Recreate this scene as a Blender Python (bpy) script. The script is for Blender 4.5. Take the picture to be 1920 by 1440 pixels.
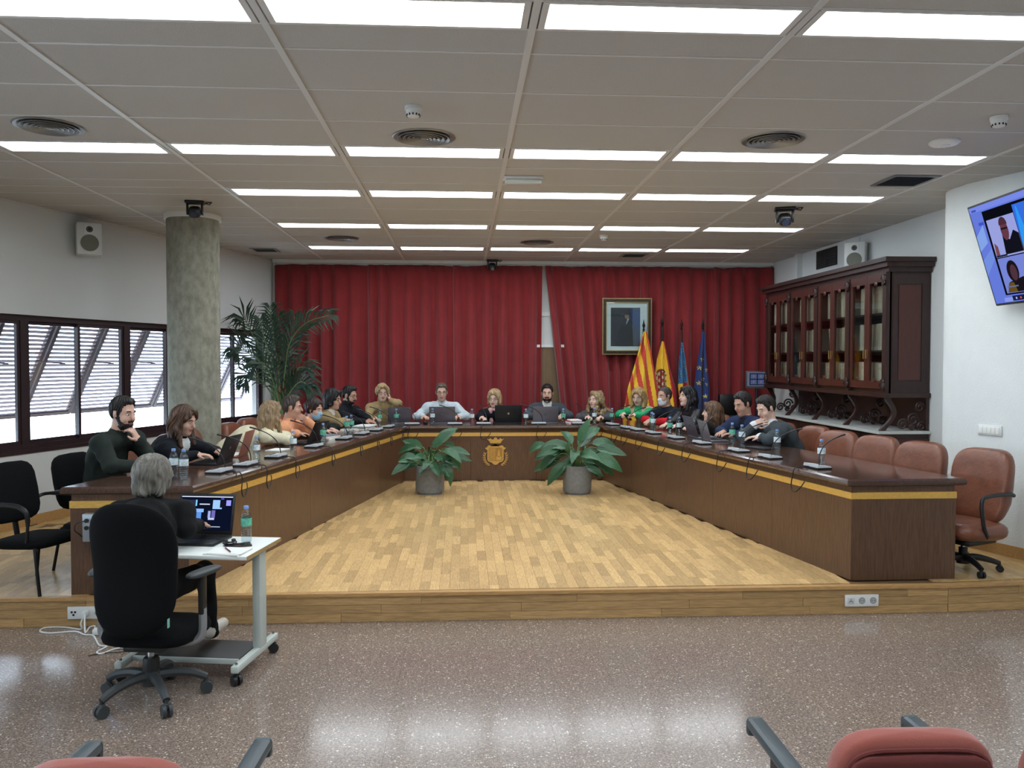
import bpy, math, random
import numpy as np
from mathutils import Vector, Matrix
for o in list(bpy.data.objects): bpy.data.objects.remove(o)
SC = bpy.context.scene
COL = SC.collection
pi = math.pi

# ------------------------------------------------------------------ camera
F_PX, CAM_H = 1522.0, 1.8
YAW = math.atan(90 / F_PX); PIT = math.atan(42 / F_PX * math.cos(YAW))
FW = np.array([math.sin(YAW)*math.cos(PIT), math.cos(YAW)*math.cos(PIT), -math.sin(PIT)])
RT = np.array([math.cos(YAW), -math.sin(YAW), 0.0]); UPV = np.cross(RT, FW)
CAM0 = np.array([0, 0, CAM_H])
cd = bpy.data.cameras.new('camera'); cam = bpy.data.objects.new('camera', cd); COL.objects.link(cam)
cd.sensor_fit = 'HORIZONTAL'; cd.sensor_width = 36.0; cd.lens = 36.0 * F_PX / 1920; cd.clip_start = 0.05; cd.clip_end = 200
mw = Matrix(((RT[0], UPV[0], -FW[0], 0), (RT[1], UPV[1], -FW[1], 0), (RT[2], UPV[2], -FW[2], CAM_H), (0, 0, 0, 1)))
cam.matrix_world = mw
SC.camera = cam
def ray(x, y): return FW*F_PX + RT*(x-960) - UPV*(y-720)
def atz(x, y, z): d = ray(x, y); return CAM0 + d*(z-CAM_H)/d[2]      # a pixel carried to a horizontal plane
def aty(x, y, Y): d = ray(x, y); return CAM0 + d*Y/d[1]              # a pixel carried to a cross plane

# ------------------------------------------------------------------ light
DAY = 11.0          # overcast sky outside the windows
PANEL = 12.5       # ceiling light panels
W = bpy.data.worlds.new('sky'); SC.world = W; W.use_nodes = True
bg = W.node_tree.nodes['Background']; bg.inputs[0].default_value = (0.82, 0.91, 1.0, 1); bg.inputs[1].default_value = DAY
vs = SC.view_settings; vs.view_transform = 'Standard'; vs.look = 'None'; vs.gamma = 1; vs.use_curve_mapping = False
vs.exposure = 0.25

# ------------------------------------------------------------------ helpers
def lin(c):
    if isinstance(c, (int, float)): c = (c, c, c)
    r = []
    for v in c[:3]:
        v /= 255.0
        r.append(v/12.92 if v <= 0.04045 else ((v+0.055)/1.055)**2.4)
    return (*r, 1.0)
MATS = {}
def M(name, col, rough=0.5, metal=0.0, spec=0.5, var=0.0, vscale=8.0, bump=0.0, bscale=60.0, stretch=(1, 1, 1), coat=0.0, emit=0.0, sheen=0.0, rnd=0.0, alpha=1.0, trans=0.0, world=False):
    """Principled material; var = noise colour variation, rnd = colour variation from object to object and island to island"""
    if name in MATS: return MATS[name]
    m = bpy.data.materials.new(name); m.use_nodes = True; MATS[name] = m
    nt = m.node_tree; N = nt.nodes; L = nt.links; b = N['Principled BSDF']
    c = lin(col)
    b.inputs['Base Color'].default_value = c; b.inputs['Roughness'].default_value = rough; b.inputs['Metallic'].default_value = metal
    b.inputs['Specular IOR Level'].default_value = spec; b.inputs['Coat Weight'].default_value = coat; b.inputs['Coat Roughness'].default_value = 0.1
    if sheen: b.inputs['Sheen Weight'].default_value = sheen
    if trans: b.inputs['Transmission Weight'].default_value = trans
    if alpha < 1: b.inputs['Alpha'].default_value = alpha
    if emit: b.inputs['Emission Color'].default_value = c; b.inputs['Emission Strength'].default_value = emit
    if var or bump or rnd:
        if world:
            tc = N.new('ShaderNodeNewGeometry'); src = tc.outputs['Position']
        else:
            tc = N.new('ShaderNodeTexCoord'); src = tc.outputs['Object']
        mp = N.new('ShaderNodeMapping'); mp.inputs['Scale'].default_value = stretch; L.new(src, mp.inputs['Vector'])
    last = None
    if var:
        nz = N.new('ShaderNodeTexNoise'); nz.inputs['Scale'].default_value = vscale; nz.inputs['Detail'].default_value = 5; nz.inputs['Roughness'].default_value = .6
        L.new(mp.outputs[0], nz.inputs['Vector'])
        rp = N.new('ShaderNodeValToRGB')
        lo = tuple(max(0, v*(1-var)) for v in c[:3]); hi = tuple(min(1, v*(1+var)) for v in c[:3])
        rp.color_ramp.elements[0].position = .3; rp.color_ramp.elements[1].position = .7
        rp.color_ramp.elements[0].color = (*lo, 1); rp.color_ramp.elements[1].color = (*hi, 1)
        L.new(nz.outputs['Fac'], rp.inputs[0]); last = rp.outputs[0]
    if rnd:
        oi = N.new('ShaderNodeObjectInfo'); ge = N.new('ShaderNodeNewGeometry')
        ad = N.new('ShaderNodeMath'); ad.operation = 'ADD'; L.new(oi.outputs['Random'], ad.inputs[0]); L.new(ge.outputs['Random Per Island'], ad.inputs[1])
        fr = N.new('ShaderNodeMath'); fr.operation = 'FRACT'; L.new(ad.outputs[0], fr.inputs[0])
        mr = N.new('ShaderNodeMapRange'); mr.inputs['To Min'].default_value = 1-rnd; mr.inputs['To Max'].default_value = 1+rnd; L.new(fr.outputs[0], mr.inputs['Value'])
        hs = N.new('ShaderNodeHueSaturation'); L.new(mr.outputs[0], hs.inputs['Value'])
        if last: L.new(last, hs.inputs['Color'])
        else: hs.inputs['Color'].default_value = c
        last = hs.outputs[0]
        # shift the grain from piece to piece
        cb = N.new('ShaderNodeCombineXYZ'); ml = N.new('ShaderNodeMath'); ml.operation = 'MULTIPLY'; ml.inputs[1].default_value = 37.0
        L.new(fr.outputs[0], ml.inputs[0]); L.new(ml.outputs[0], cb.inputs[0]); L.new(ml.outputs[0], cb.inputs[2]); L.new(cb.outputs[0], mp.inputs['Location'])
    if last: L.new(last, b.inputs['Base Color'])
    if bump:
        n2 = N.new('ShaderNodeTexNoise'); n2.inputs['Scale'].default_value = bscale; n2.inputs['Detail'].default_value = 4
        L.new(mp.outputs[0], n2.inputs['Vector'])
        bp = N.new('ShaderNodeBump'); bp.inputs['Strength'].default_value = bump; bp.inputs['Distance'].default_value = .01
        L.new(n2.outputs['Fac'], bp.inputs['Height']); L.new(bp.outputs[0], b.inputs['Normal'])
    return m
def emission_mat(name, col, strength):
    if name in MATS: return MATS[name]
    m = bpy.data.materials.new(name); m.use_nodes = True; MATS[name] = m
    nt = m.node_tree; nt.nodes.clear(); e = nt.nodes.new('ShaderNodeEmission'); o = nt.nodes.new('ShaderNodeOutputMaterial')
    e.inputs[0].default_value = lin(col); e.inputs[1].default_value = strength; nt.links.new(e.outputs[0], o.inputs[0]); return m
def glass_mat(name, tint, gloss=0.08, rough=0.02):
    """thin clear pane: mostly passes light straight on, with a mirror share"""
    if name in MATS: return MATS[name]
    m = bpy.data.materials.new(name); m.use_nodes = True; MATS[name] = m
    nt = m.node_tree; nt.nodes.clear(); N = nt.nodes; L = nt.links
    t = N.new('ShaderNodeBsdfTransparent'); t.inputs[0].default_value = lin(tint)
    g = N.new('ShaderNodeBsdfGlossy'); g.inputs['Roughness'].default_value = rough; g.inputs[0].default_value = (1, 1, 1, 1)
    fz = N.new('ShaderNodeLayerWeight'); fz.inputs['Blend'].default_value = .5
    pw5 = N.new('ShaderNodeMath'); pw5.operation = 'POWER'; pw5.inputs[1].default_value = 5; L.new(fz.outputs['Facing'], pw5.inputs[0])
    ad = N.new('ShaderNodeMath'); ad.operation = 'MULTIPLY_ADD'; ad.inputs[1].default_value = .8; ad.inputs[2].default_value = gloss; ad.use_clamp = True; L.new(pw5.outputs[0], ad.inputs[0])
    mx = N.new('ShaderNodeMixShader'); L.new(ad.outputs[0], mx.inputs[0]); L.new(t.outputs[0], mx.inputs[1]); L.new(g.outputs[0], mx.inputs[2])
    o = N.new('ShaderNodeOutputMaterial'); L.new(mx.outputs[0], o.inputs[0]); return m

def V(*a): return np.array(a if len(a) > 1 else a[0], float)
def nrm(v): v = np.asarray(v, float); return v/(np.linalg.norm(v)+1e-12)
def rotz(a): c, s = math.cos(a), math.sin(a); return np.array([[c, -s, 0], [s, c, 0], [0, 0, 1.0]])
def rotx(a): c, s = math.cos(a), math.sin(a); return np.array([[1.0, 0, 0], [0, c, -s], [0, s, c]])
def roty(a): c, s = math.cos(a), math.sin(a); return np.array([[c, 0, s], [0, 1.0, 0], [-s, 0, c]])
def frame(d):
    d = nrm(d); a = np.array([0, 0, 1.0]) if abs(d[2]) < .9 else np.array([1.0, 0, 0])
    x = nrm(np.cross(a, d)); y = np.cross(d, x); return x, y, d

class MB:
    def __init__(s): s.v = []; s.f = []; s.m = []; s.mi = 0
    def add(s, vs, fs):
        b = len(s.v); s.v.extend([tuple(map(float, p)) for p in vs])
        for q in fs: s.f.append(tuple(i+b for i in q)); s.m.append(s.mi)
        return s
    def box(s, lo, hi, R=None, c=None):
        x0, y0, z0 = lo; x1, y1, z1 = hi
        p = [(x0,y0,z0),(x1,y0,z0),(x1,y1,z0),(x0,y1,z0),(x0,y0,z1),(x1,y0,z1),(x1,y1,z1),(x0,y1,z1)]
        if R is not None: p = [np.asarray(R) @ np.array(q) + (0 if c is None else np.array(c)) for q in p]
        return s.add(p, [(0,3,2,1),(4,5,6,7),(0,1,5,4),(1,2,6,5),(2,3,7,6),(3,0,4,7)])
    def cbox(s, c, sz, R=None):
        h = np.array(sz)/2
        return s.box(-h, h, np.eye(3) if R is None else R, c)
    def bevbox(s, c, sz, r=.01, R=None, n=2):
        """box with rounded edges"""
        return s.sup(c, sz, 10.0 if r <= .012 else 6.0, R, 16, 10) if False else s._bev(c, sz, r, R, n)
    def _bev(s, c, sz, r, R, n):
        h = np.array(sz)/2; r = min(r, h.min()*.98); R = np.eye(3) if R is None else R
        segs = n; pts = []; rows = []
        # lat-long of a rounded box: a sphere pushed out to the corners
        lat = []
        for i in range(segs+1): lat.append((-pi/2 + (pi/2)*i/segs, -1))
        for i in range(segs+1): lat.append(((pi/2)*i/segs, 1))
        lon = []
        for q in range(4):
            for i in range(segs+1):
                a = q*pi/2 + (pi/2)*i/segs; lon.append((a, (1, 1) if q == 0 else (-1, 1) if q == 1 else (-1, -1) if q == 2 else (1, -1)))
        for th, sz_ in lat:
            row = []
            for a, (sx, sy) in lon:
                p = np.array([sx*(h[0]-r)+r*math.cos(th)*math.cos(a), sy*(h[1]-r)+r*math.cos(th)*math.sin(a), sz_*(h[2]-r)+r*math.sin(th)])
                row.append(len(pts)); pts.append(R @ p + np.array(c))
            rows.append(row)
        fs = []
        for i in range(len(rows)-1):
            for j in range(len(lon)):
                k = (j+1) % len(lon); fs.append((rows[i][j], rows[i][k], rows[i+1][k], rows[i+1][j]))
        fs.append(tuple(reversed(rows[0]))); fs.append(tuple(rows[-1]))
        return s.add(pts, fs)
    def sup(s, c, sz, e=4.0, R=None, nu=20, nv=12, e2=None):
        """superellipsoid cushion"""
        e2 = e2 or e; h = np.array(sz)/2; R = np.eye(3) if R is None else R; pts = []; fs = []
        def pw(x, p): return math.copysign(abs(x)**(2/p), x)
        for i in range(nv+1):
            th = -pi/2+pi*i/nv
            for j in range(nu):
                a = 2*pi*j/nu
                p = np.array([h[0]*pw(math.cos(th), e2)*pw(math.cos(a), e), h[1]*pw(math.cos(th), e2)*pw(math.sin(a), e), h[2]*pw(math.sin(th), e2)])
                pts.append(R @ p+np.array(c))
        for i in range(nv):
            for j in range(nu):
                k = (j+1) % nu; fs.append((i*nu+j, i*nu+k, (i+1)*nu+k, (i+1)*nu+j))
        return s.add(pts, fs)
    def cyl(s, a, b, r0, r1=None, n=12, caps=True):
        r1 = r0 if r1 is None else r1; a = np.array(a, float); b = np.array(b, float); x, y, d = frame(b-a); pts = []
        for p, r in ((a, r0), (b, r1)):
            for j in range(n): t = 2*pi*j/n; pts.append(p+x*r*math.cos(t)+y*r*math.sin(t))
        fs = [(j, (j+1) % n, n+(j+1) % n, n+j) for j in range(n)]
        if caps: fs += [tuple(range(n-1, -1, -1)), tuple(range(n, 2*n))]
        return s.add(pts, fs)
    def tube(s, path, r, n=6, closed=False):
        P = [np.array(p, float) for p in path]; pts = []; k = len(P); rr = r if isinstance(r, (list, tuple, np.ndarray)) else [r]*k
        x = None
        for i in range(k):
            if closed: d = nrm(P[(i+1) % k]-P[i-1])
            else: d = nrm(P[min(i+1, k-1)]-P[max(i-1, 0)])
            if x is None: x, y, _ = frame(d)
            else:
                x = nrm(x-d*np.dot(x, d)); y = np.cross(d, x)
            for j in range(n): t = 2*pi*j/n; pts.append(P[i]+rr[i]*(x*math.cos(t)+y*math.sin(t)))
        fs = []
        for i in range(k if closed else k-1):
            i2 = (i+1) % k
            for j in range(n): j2 = (j+1) % n; fs.append((i*n+j, i*n+j2, i2*n+j2, i2*n+j))
        if not closed: fs += [tuple(range(n-1, -1, -1)), tuple(range((k-1)*n, k*n))]
        return s.add(pts, fs)
    def lathe(s, prof, n=16, c=(0, 0, 0), cap=True):
        pts = []; c = np.array(c, float); k = len(prof)
        for r, z in prof:
            for j in range(n): t = 2*pi*j/n; pts.append(c+np.array([r*math.cos(t), r*math.sin(t), z]))
        fs = [(i*n+j, i*n+(j+1) % n, (i+1)*n+(j+1) % n, (i+1)*n+j) for i in range(k-1) for j in range(n)]
        if cap: fs += [tuple(range(n-1, -1, -1)), tuple(range((k-1)*n, k*n))]
        return s.add(pts, fs)
    def prism(s, poly, z0, z1):
        n = len(poly); pts = [(x, y, z0) for x, y in poly]+[(x, y, z1) for x, y in poly]
        fs = [tuple(range(n-1, -1, -1)), tuple(range(n, 2*n))]+[(j, (j+1) % n, n+(j+1) % n, n+j) for j in range(n)]
        return s.add(pts, fs)
    def plate(s, poly, c, ux, uy, t):
        """flat outline poly (2-D) with thickness t, laid out along ux, uy from c; thickness goes along ux x uy"""
        c = np.array(c, float); ux = np.array(ux, float); uy = np.array(uy, float); nn = nrm(np.cross(ux, uy)); n = len(poly)
        pts = [c+ux*a+uy*b for a, b in poly]+[c+ux*a+uy*b+nn*t for a, b in poly]
        fs = [tuple(range(n-1, -1, -1)), tuple(range(n, 2*n))]+[(j, (j+1) % n, n+(j+1) % n, n+j) for j in range(n)]
        return s.add(pts, fs)
    def grid(s, fn, nu, nv, closed=False, matfn=None):
        pts = [fn(i/nu, j/nv) for j in range(nv+1) for i in range(nu+1)]; b = len(s.v); s.v.extend([tuple(map(float, p)) for p in pts])
        for j in range(nv):
            for i in range(nu):
                a = b+j*(nu+1)+i; s.f.append((a, a+1, a+nu+2, a+nu+1)); s.m.append(matfn((i+.5)/nu, (j+.5)/nv) if matfn else s.mi)
        return s
    def mesh(s, name, smooth=True, ang=38):
        me = bpy.data.meshes.new(name); me.from_pydata(s.v, [], s.f)
        if any(s.m): me.polygons.foreach_set('material_index', s.m)
        if smooth:
            me.polygons.foreach_set('use_smooth', [True]*len(me.polygons)); me.set_sharp_from_angle(angle=math.radians(ang))
        me.update(); return me
    def build(s, name, mat, parent=None, smooth=True, ang=38):
        me = s.mesh(name, smooth, ang); o = bpy.data.objects.new(name, me); COL.objects.link(o)
        for m in (mat if isinstance(mat, (list, tuple)) else [mat]): me.materials.append(m)
        o.parent = parent; return o
def inst(name, me, parent=None, loc=(0, 0, 0), rz=0.0, scale=None):
    o = bpy.data.objects.new(name, me); COL.objects.link(o); o.parent = parent; o.location = tuple(map(float, loc)); o.rotation_euler = (0, 0, rz)
    if scale: o.scale = scale
    return o
def tag(o, label=None, cat=None, group=None, kind=None):
    if label: o['label'] = label
    if cat: o['category'] = cat
    if group: o['group'] = group
    if kind: o['kind'] = kind
    return o
def empty(name, loc=(0, 0, 0), rz=0.0, label=None, cat=None, group=None):
    o = bpy.data.objects.new(name, None); COL.objects.link(o); o.location = tuple(map(float, loc)); o.rotation_euler = (0, 0, rz); o.empty_display_size = .1
    return tag(o, label, cat, group)
def copy_tree(o, parent=None):
    c = o.copy(); COL.objects.link(c); c.parent = parent
    for ch in o.children: copy_tree(ch, c)
    return c
def place(o, loc, rz=0, label=None, group=None):
    o.location = tuple(map(float, loc)); o.rotation_euler = (0, 0, rz)
    if label: o['label'] = label
    if group: o['group'] = group
    return o
ORD = ['first', 'second', 'third', 'fourth', 'fifth', 'sixth', 'seventh', 'eighth', 'ninth', 'tenth']

# ------------------------------------------------------------------ materials shared by many things
def terrazzo():
    m = bpy.data.materials.new('terrazzo'); m.use_nodes = True; nt = m.node_tree; N = nt.nodes; L = nt.links; b = N['Principled BSDF']
    g = N.new('ShaderNodeNewGeometry')
    def chips(scale, thr, off):
        mp = N.new('ShaderNodeMapping'); mp.inputs['Location'].default_value = (off, off*.7, 0); L.new(g.outputs['Position'], mp.inputs[0])
        v = N.new('ShaderNodeTexVoronoi'); v.inputs['Scale'].default_value = scale; L.new(mp.outputs[0], v.inputs['Vector'])
        sp = N.new('ShaderNodeSeparateColor'); L.new(v.outputs['Color'], sp.inputs[0])
        t = N.new('ShaderNodeMath'); t.operation = 'GREATER_THAN'; t.inputs[1].default_value = thr; L.new(sp.outputs[0], t.inputs[0])
        d = N.new('ShaderNodeMath'); d.operation = 'LESS_THAN'; d.inputs[1].default_value = .42; L.new(v.outputs['Distance'], d.inputs[0])
        q = N.new('ShaderNodeMath'); q.operation = 'MULTIPLY'; L.new(t.outputs[0], q.inputs[0]); L.new(d.outputs[0], q.inputs[1]); return q.outputs[0]
    col = None
    base = N.new('ShaderNodeTexNoise'); base.inputs['Scale'].default_value = 90; L.new(g.outputs['Position'], base.inputs['Vector'])
    r = N.new('ShaderNodeValToRGB'); r.color_ramp.elements[0].color = lin((114, 99, 90)); r.color_ramp.elements[1].color = lin((152, 136, 124)); r.color_ramp.elements[0].position = .35; r.color_ramp.elements[1].position = .65
    L.new(base.outputs['Fac'], r.inputs[0]); col = r.outputs[0]
    for sc, thr, off, c in ((120, .72, 0, (94, 84, 78)), (110, .74, 3.1, (178, 158, 142)), (80, .93, 7.7, (210, 200, 186)), (140, .80, 5.2, (124, 104, 94))):
        mx = N.new('ShaderNodeMix'); mx.data_type = 'RGBA'; mx.inputs['B'].default_value = lin(c); L.new(chips(sc, thr, off), mx.inputs['Factor']); L.new(col, mx.inputs['A']); col = mx.outputs['Result']
    L.new(col, b.inputs['Base Color']); b.inputs['Roughness'].default_value = .145; b.inputs['Specular IOR Level'].default_value = .8
    MATS['terrazzo'] = m; return m
TERR = terrazzo()
PLANK = M('platform oak', (210, 174, 120), .27, var=.24, vscale=9, stretch=(22, 1.6, 4), rnd=.20, coat=.12)
BOARD = M('riser oak', (180, 144, 96), .35, var=.30, vscale=5, stretch=(1.6, 8, 24), rnd=.17)
OAKTRIM = M('oak trim', (186, 145, 92), .35, var=.2, vscale=8, stretch=(2, 12, 12))
MAHOG = M('mahogany veneer', (94, 67, 48), .32, var=.32, vscale=6, stretch=(18, 18, 1.2), coat=.15)
TOPWOOD = M('polished table top', (80, 58, 48), .16, var=.22, vscale=5, stretch=(14, 2, 8), coat=.4)
INLAY = M('yellow maple inlay', (214, 168, 82), .35, var=.12, vscale=8, stretch=(4, 4, 10))
WHITEWALL = M('white textured plaster', (226, 230, 228), .85, bump=.25, bscale=70, var=.03, vscale=3)
PALEWALL = M('pale wall paint', (214, 216, 214), .85, bump=.12, bscale=90)
CEILT = M('mineral ceiling tile', (192, 190, 186), .95, var=.10, vscale=220, bump=.35, bscale=160)
TBAR = M('ceiling bar enamel', (214, 214, 212), .45)
BLACKP = M('black plastic', (22, 23, 25), .45, var=.1, vscale=20)
BLACKF = M('black chair fabric', (9, 10, 12), .95, bump=.2, bscale=300, spec=.2)
DGREY = M('dark grey plastic', (52, 56, 58), .5)
CHROME = M('chrome', (170, 172, 174), .22, 1.0)
ALUGREY = M('grey aluminium', (150, 153, 155), .4, .6)
WHITEP = M('white plastic', (226, 227, 224), .4)
LEATHER = M('brown leather', (118, 70, 50), .34, var=.22, vscale=7, bump=.35, bscale=22)
FRAMEB = M('dark brown window aluminium', (48, 30, 33), .45)
PAPER = M('paper', (232, 232, 228), .8)
# ================================================================== the room
CEIL = 3.33; PZ = 0.20
YB = 12.45                                        # back wall
def xl(Y): return -2.88 - .318*(YB-Y)             # slanted window wall
def xr(Y): return 4.22 + .33*(7.12-Y)             # slanted white wall on the right, nearer part
Y_FRONT = 5.65
def struct(o, label=None): o['kind'] = 'structure'; return o

# ---- terrazzo floor of the hall, 40 cm slabs
fl = struct(MB().box((-9, -3.4, -.12), (9, YB+.2, -.012)).build('floor', M('floor bed', (108, 96, 90), .8), smooth=False))
tm = MB().box((0, 0, -.012), (.3991, .3991, 0)).mesh('floor_tile', False); tm.materials.append(TERR)
for j in range(12):
    for i in range(-10, 13):
        inst('floor_tile', tm, fl, (.03+.4*i, 5.65-.4*(j+1), 0))
far = MB()
far.box((-8.9, -3.3, -.012), (9, 5.65-.4*12, -.0005)); far.box((-8.9, .85, -.012), (-3.97, 5.65, -.0005)); far.box((5.23, .85, -.012), (9, 5.65, -.0005))
o = far.build('floor_tile', TERR, fl, False); o['kind'] = 'stuff'

# ---- speakers' platform: bed, riser boards, nosing, oak strips
plat = struct(MB().prism([(-6.6, Y_FRONT+.02), (3.47, Y_FRONT-.05), (5.2, 5.72), (5.2, YB), (-6.6, YB)], 0, PZ-.012).build('floor_platform', M('platform bed', (120, 92, 60), .6), smooth=False))
rnd = random.Random(3)
def riser(p, q, x0, x1, row, h0, h1, pr):
    p = V(p); q = V(q); d = nrm(q-p); n = np.array([d[1], -d[0], 0]); a = p+d*x0; b = p+d*(x1-.0025)
    m = MB(); off = pr
    pts = [a+n*off, b+n*off, b-n*.01, a-n*.01]
    m.prism([(t[0], t[1]) for t in pts], h0, h1); return m.build('riser_board', BOARD, plat, False)
for p, q in (((-6.6, Y_FRONT+.02, 0), (3.47, Y_FRONT-.05, 0)), ((3.47, Y_FRONT-.05, 0), (5.2, 5.72, 0))):
    Lr = np.linalg.norm(V(q)-V(p))
    for row in range(3):
        x = 0.0 if row != 1 else -.35
        if Lr < 3: x = -.2*row
        while x < Lr:
            ln = rnd.uniform(.75, 1.25)
            riser(p, q, max(x, 0), min(x+ln, Lr), row, .0595*row+.001, .0595*(row+1)-.001, rnd.uniform(.008, .0098)); x += ln
    d = nrm(V(q)-V(p)); n = np.array([d[1], -d[0], 0]); a = V(p); b = V(q)
    pts = [a+n*.022, b+n*.022, b-n*.03, a-n*.03]
    MB().prism([(t[0], t[1]) for t in pts], .1785, PZ+.002).build('nosing', OAKTRIM, plat, False)
IN = dict(lf=(-1.90, 5.70), lr=(-.80, 10.92), rr=(1.86, 10.90), rf=(2.82, 5.74))   # inner foot line of the council table
def in_u(x, y):
    t = (y-5.7)/5.2
    return 5.6 < y < 10.95 and -1.93+t*1.1 < x < 2.84-t*.98
strips = []
PW = .0705
for i in range(-70, 75):
    x = .53+i*PW; y = 5.675 if x < 3.4 else 5.70+max(0, (x-3.5)*.05); y -= rnd.uniform(0, .3)*0
    first = True
    while y < 11.0:
        ln = rnd.uniform(.30, .46)
        if first: ln = rnd.uniform(.08, .46); first = False
        c = (x+PW/2, y+ln/2)
        ok = in_u(*c) or (c[0] < -2.55 and xl(c[1])-.1 < c[0] and c[1] < 8.2) or (c[0] > 3.45 and c[0] < 4.75 and c[1] < 7.2)
        if ok: strips.append((x, y, ln))
        y += ln
strips.sort(key=lambda s: s[1]**2+(s[0])**2)
bins = {}
for k, (x, y, ln) in enumerate(strips[:300]):
    q = round(ln*50)/50
    if q not in bins:
        me = MB().box((0, 0, -.012), (PW-.0012, q-.0012, 0)).mesh('plank', False); me.materials.append(PLANK); bins[q] = me
    inst('plank', bins[q], plat, (x, y, PZ), 0, (1, ln/q, 1))
mb = MB()
for x, y, ln in strips[300:]: mb.box((x, y, PZ-.012), (x+PW-.0012, y+ln-.0012, PZ))
o = mb.build('plank', PLANK, plat, False); o['kind'] = 'stuff'
mb = MB().prism([(xl(5.7)-.1, 8.25), (-2.5, 8.25), (-1.55, 10.95), (2.6, 10.95), (3.3, 7.25), (4.9, 7.25), (4.9, YB), (-2.9, YB)], PZ-.0118, PZ-.0006)
o = mb.build('plank', PLANK, plat, False); o['kind'] = 'stuff'

# ---- walls
TH = .22
bw = struct(MB().box((-3.2, YB, 0), (5.2, YB+TH, 3.6)).build('wall_back', PALEWALL, smooth=False))
struct(MB().box((-9, -3.4-TH, 0), (9, -3.4, 3.6)).build('wall_rear', PALEWALL, smooth=False))
# left wall with the window band: u along the wall from the back corner towards the camera
UL = nrm((-.318, -1, 0)); NL = np.array([-UL[1], UL[0], 0.0])*-1   # NL points outside
if NL[0] > 0: NL = -NL
WL0 = V(-2.88, YB, 0); LEN = 16.6
def wl(s, out, z): return WL0+UL*s+NL*out+V(0, 0, z)
def wbox(m, s0, s1, o0, o1, z0, z1):
    p = [wl(s, o, z) for z in (z0, z1) for s, o in ((s0, o0), (s1, o0), (s1, o1), (s0, o1))]
    return m.add(p, [(0, 3, 2, 1), (4, 5, 6, 7), (0, 1, 5, 4), (1, 2, 6, 5), (2, 3, 7, 6), (3, 0, 4, 7)])
WZ0, WZ1 = .935, 2.255
UNIT = 1.42; S0 = .21; NU = 10; S1 = S0+UNIT*NU
m = MB(); wbox(m, -1.0, LEN, 0, TH, 0, WZ0); wbox(m, -1.0, LEN, 0, TH, WZ1, 3.6); wbox(m, -1.0, S0, 0, TH, WZ0, WZ1); wbox(m, S1, LEN, 0, TH, WZ0, WZ1)
wlft = struct(m.build('wall_left', PALEWALL, smooth=False))
PANE = glass_mat('window glass', (236, 243, 248), .03)
for k in range(NU):
    a = S0+UNIT*k; b = a+UNIT; mid = (a+b)/2
    m = MB(); t = .05
    wbox(m, a, b, .05, .13, WZ0, WZ0+.055); wbox(m, a, b, .05, .13, WZ1-.055, WZ1); wbox(m, a, a+t, .05, .13, WZ0+.055, WZ1-.055); wbox(m, b-t, b, .05, .13, WZ0+.055, WZ1-.055)
    fr = struct(m.build('window_%d' % (k+1), FRAMEB, smooth=False))
    for h, (c, d, off) in enumerate(((a+t, mid+.02, .062), (mid-.02, b-t, .092))):
        m = MB(); e = .035
        z0, z1 = WZ0+.055, WZ1-.055
        wbox(m, c, d, off, off+.025, z0, z0+e); wbox(m, c, d, off, off+.025, z1-e, z1); wbox(m, c, c+e, off, off+.025, z0+e, z1-e); wbox(m, d-e, d, off, off+.025, z0+e, z1-e)
        sh = m.build('sash', FRAMEB, fr, False)
        m = MB(); wbox(m, c+e, d-e, off+.010, off+.015, z0+e, z1-e); m.build('pane', PANE, sh, False)
    m = MB(); wbox(m, a, b, -.012, .06, WZ0-.03, WZ0+.004); m.build('sill', FRAMEB, fr, False)
# louvre shutters outside, hinged at the top and pushed out
SLAT = M('purple grey shutter slat', (170, 160, 172), .55)
STILE = M('shutter stile', (84, 66, 70), .5)
tilt = math.radians(27); SL = 1.24; sw = UNIT/2
slat_me = None
ns = 24
for k in range(-1, 2*7):
    a = S0+sw*k+.012
    root = empty('louvre_shutter', wl(a, .30, 2.30))
    lab = 'louvred shutter propped open outside the window, %s pane from the back corner' % (ORD[k] if k < 10 else ['eleventh', 'twelfth', 'thirteenth', 'fourteenth'][k-10])
    if k < 0: lab = 'louvred shutter outside, just beyond the back corner'
    tag(root, lab, 'shutter', 'louvre shutters outside the windows')
    dn = NL*math.sin(tilt)+V(0, 0, -math.cos(tilt)); nn = np.cross(UL, dn)
    wdt = sw-.024
    def pbox(m, s0, s1, d0, d1, t0, t1):
        p = [UL*s+dn*d+nn*t for t in (t0, t1) for s, d in ((s0, d0), (s1, d0), (s1, d1), (s0, d1))]
        return m.add(p, [(0, 3, 2, 1), (4, 5, 6, 7), (0, 1, 5, 4), (1, 2, 6, 5), (2, 3, 7, 6), (3, 0, 4, 7)])
    for s0 in (0, wdt-.045): m = MB(); pbox(m, s0, s0+.045, 0, SL, -.02, .02); m.build('stile', STILE, root, False)
    for d0 in (0, SL-.04): m = MB(); pbox(m, .045, wdt-.045, d0, d0+.04, -.02, .02); m.build('rail', STILE, root, False)
    if slat_me is None:
        m = MB(); q = nrm(NL*.8+V(0, 0, -.55))*.021
        c0 = UL*.045; c1 = UL*(wdt-.045); th = np.cross(UL, nrm(q))*.0035
        m.add([c0-q-th, c1-q-th, c1+q-th, c0+q-th, c0-q+th, c1-q+th, c1+q+th, c0+q+th], [(0, 3, 2, 1), (4, 5, 6, 7), (0, 1, 5, 4), (1, 2, 6, 5), (2, 3, 7, 6), (3, 0, 4, 7)])
        slat_me = m.mesh('slat', False); slat_me.materials.append(SLAT)
    for i in range(ns): inst('slat', slat_me, root, dn*(.065+(SL-.11)*i/(ns-1)))
    m = MB(); m.cyl(UL*.06+dn*(SL*.45), UL*.06-NL*.12+V(0, 0, -.52), .008, n=6); m.build('stay_arm', STILE, root, False)

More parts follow.
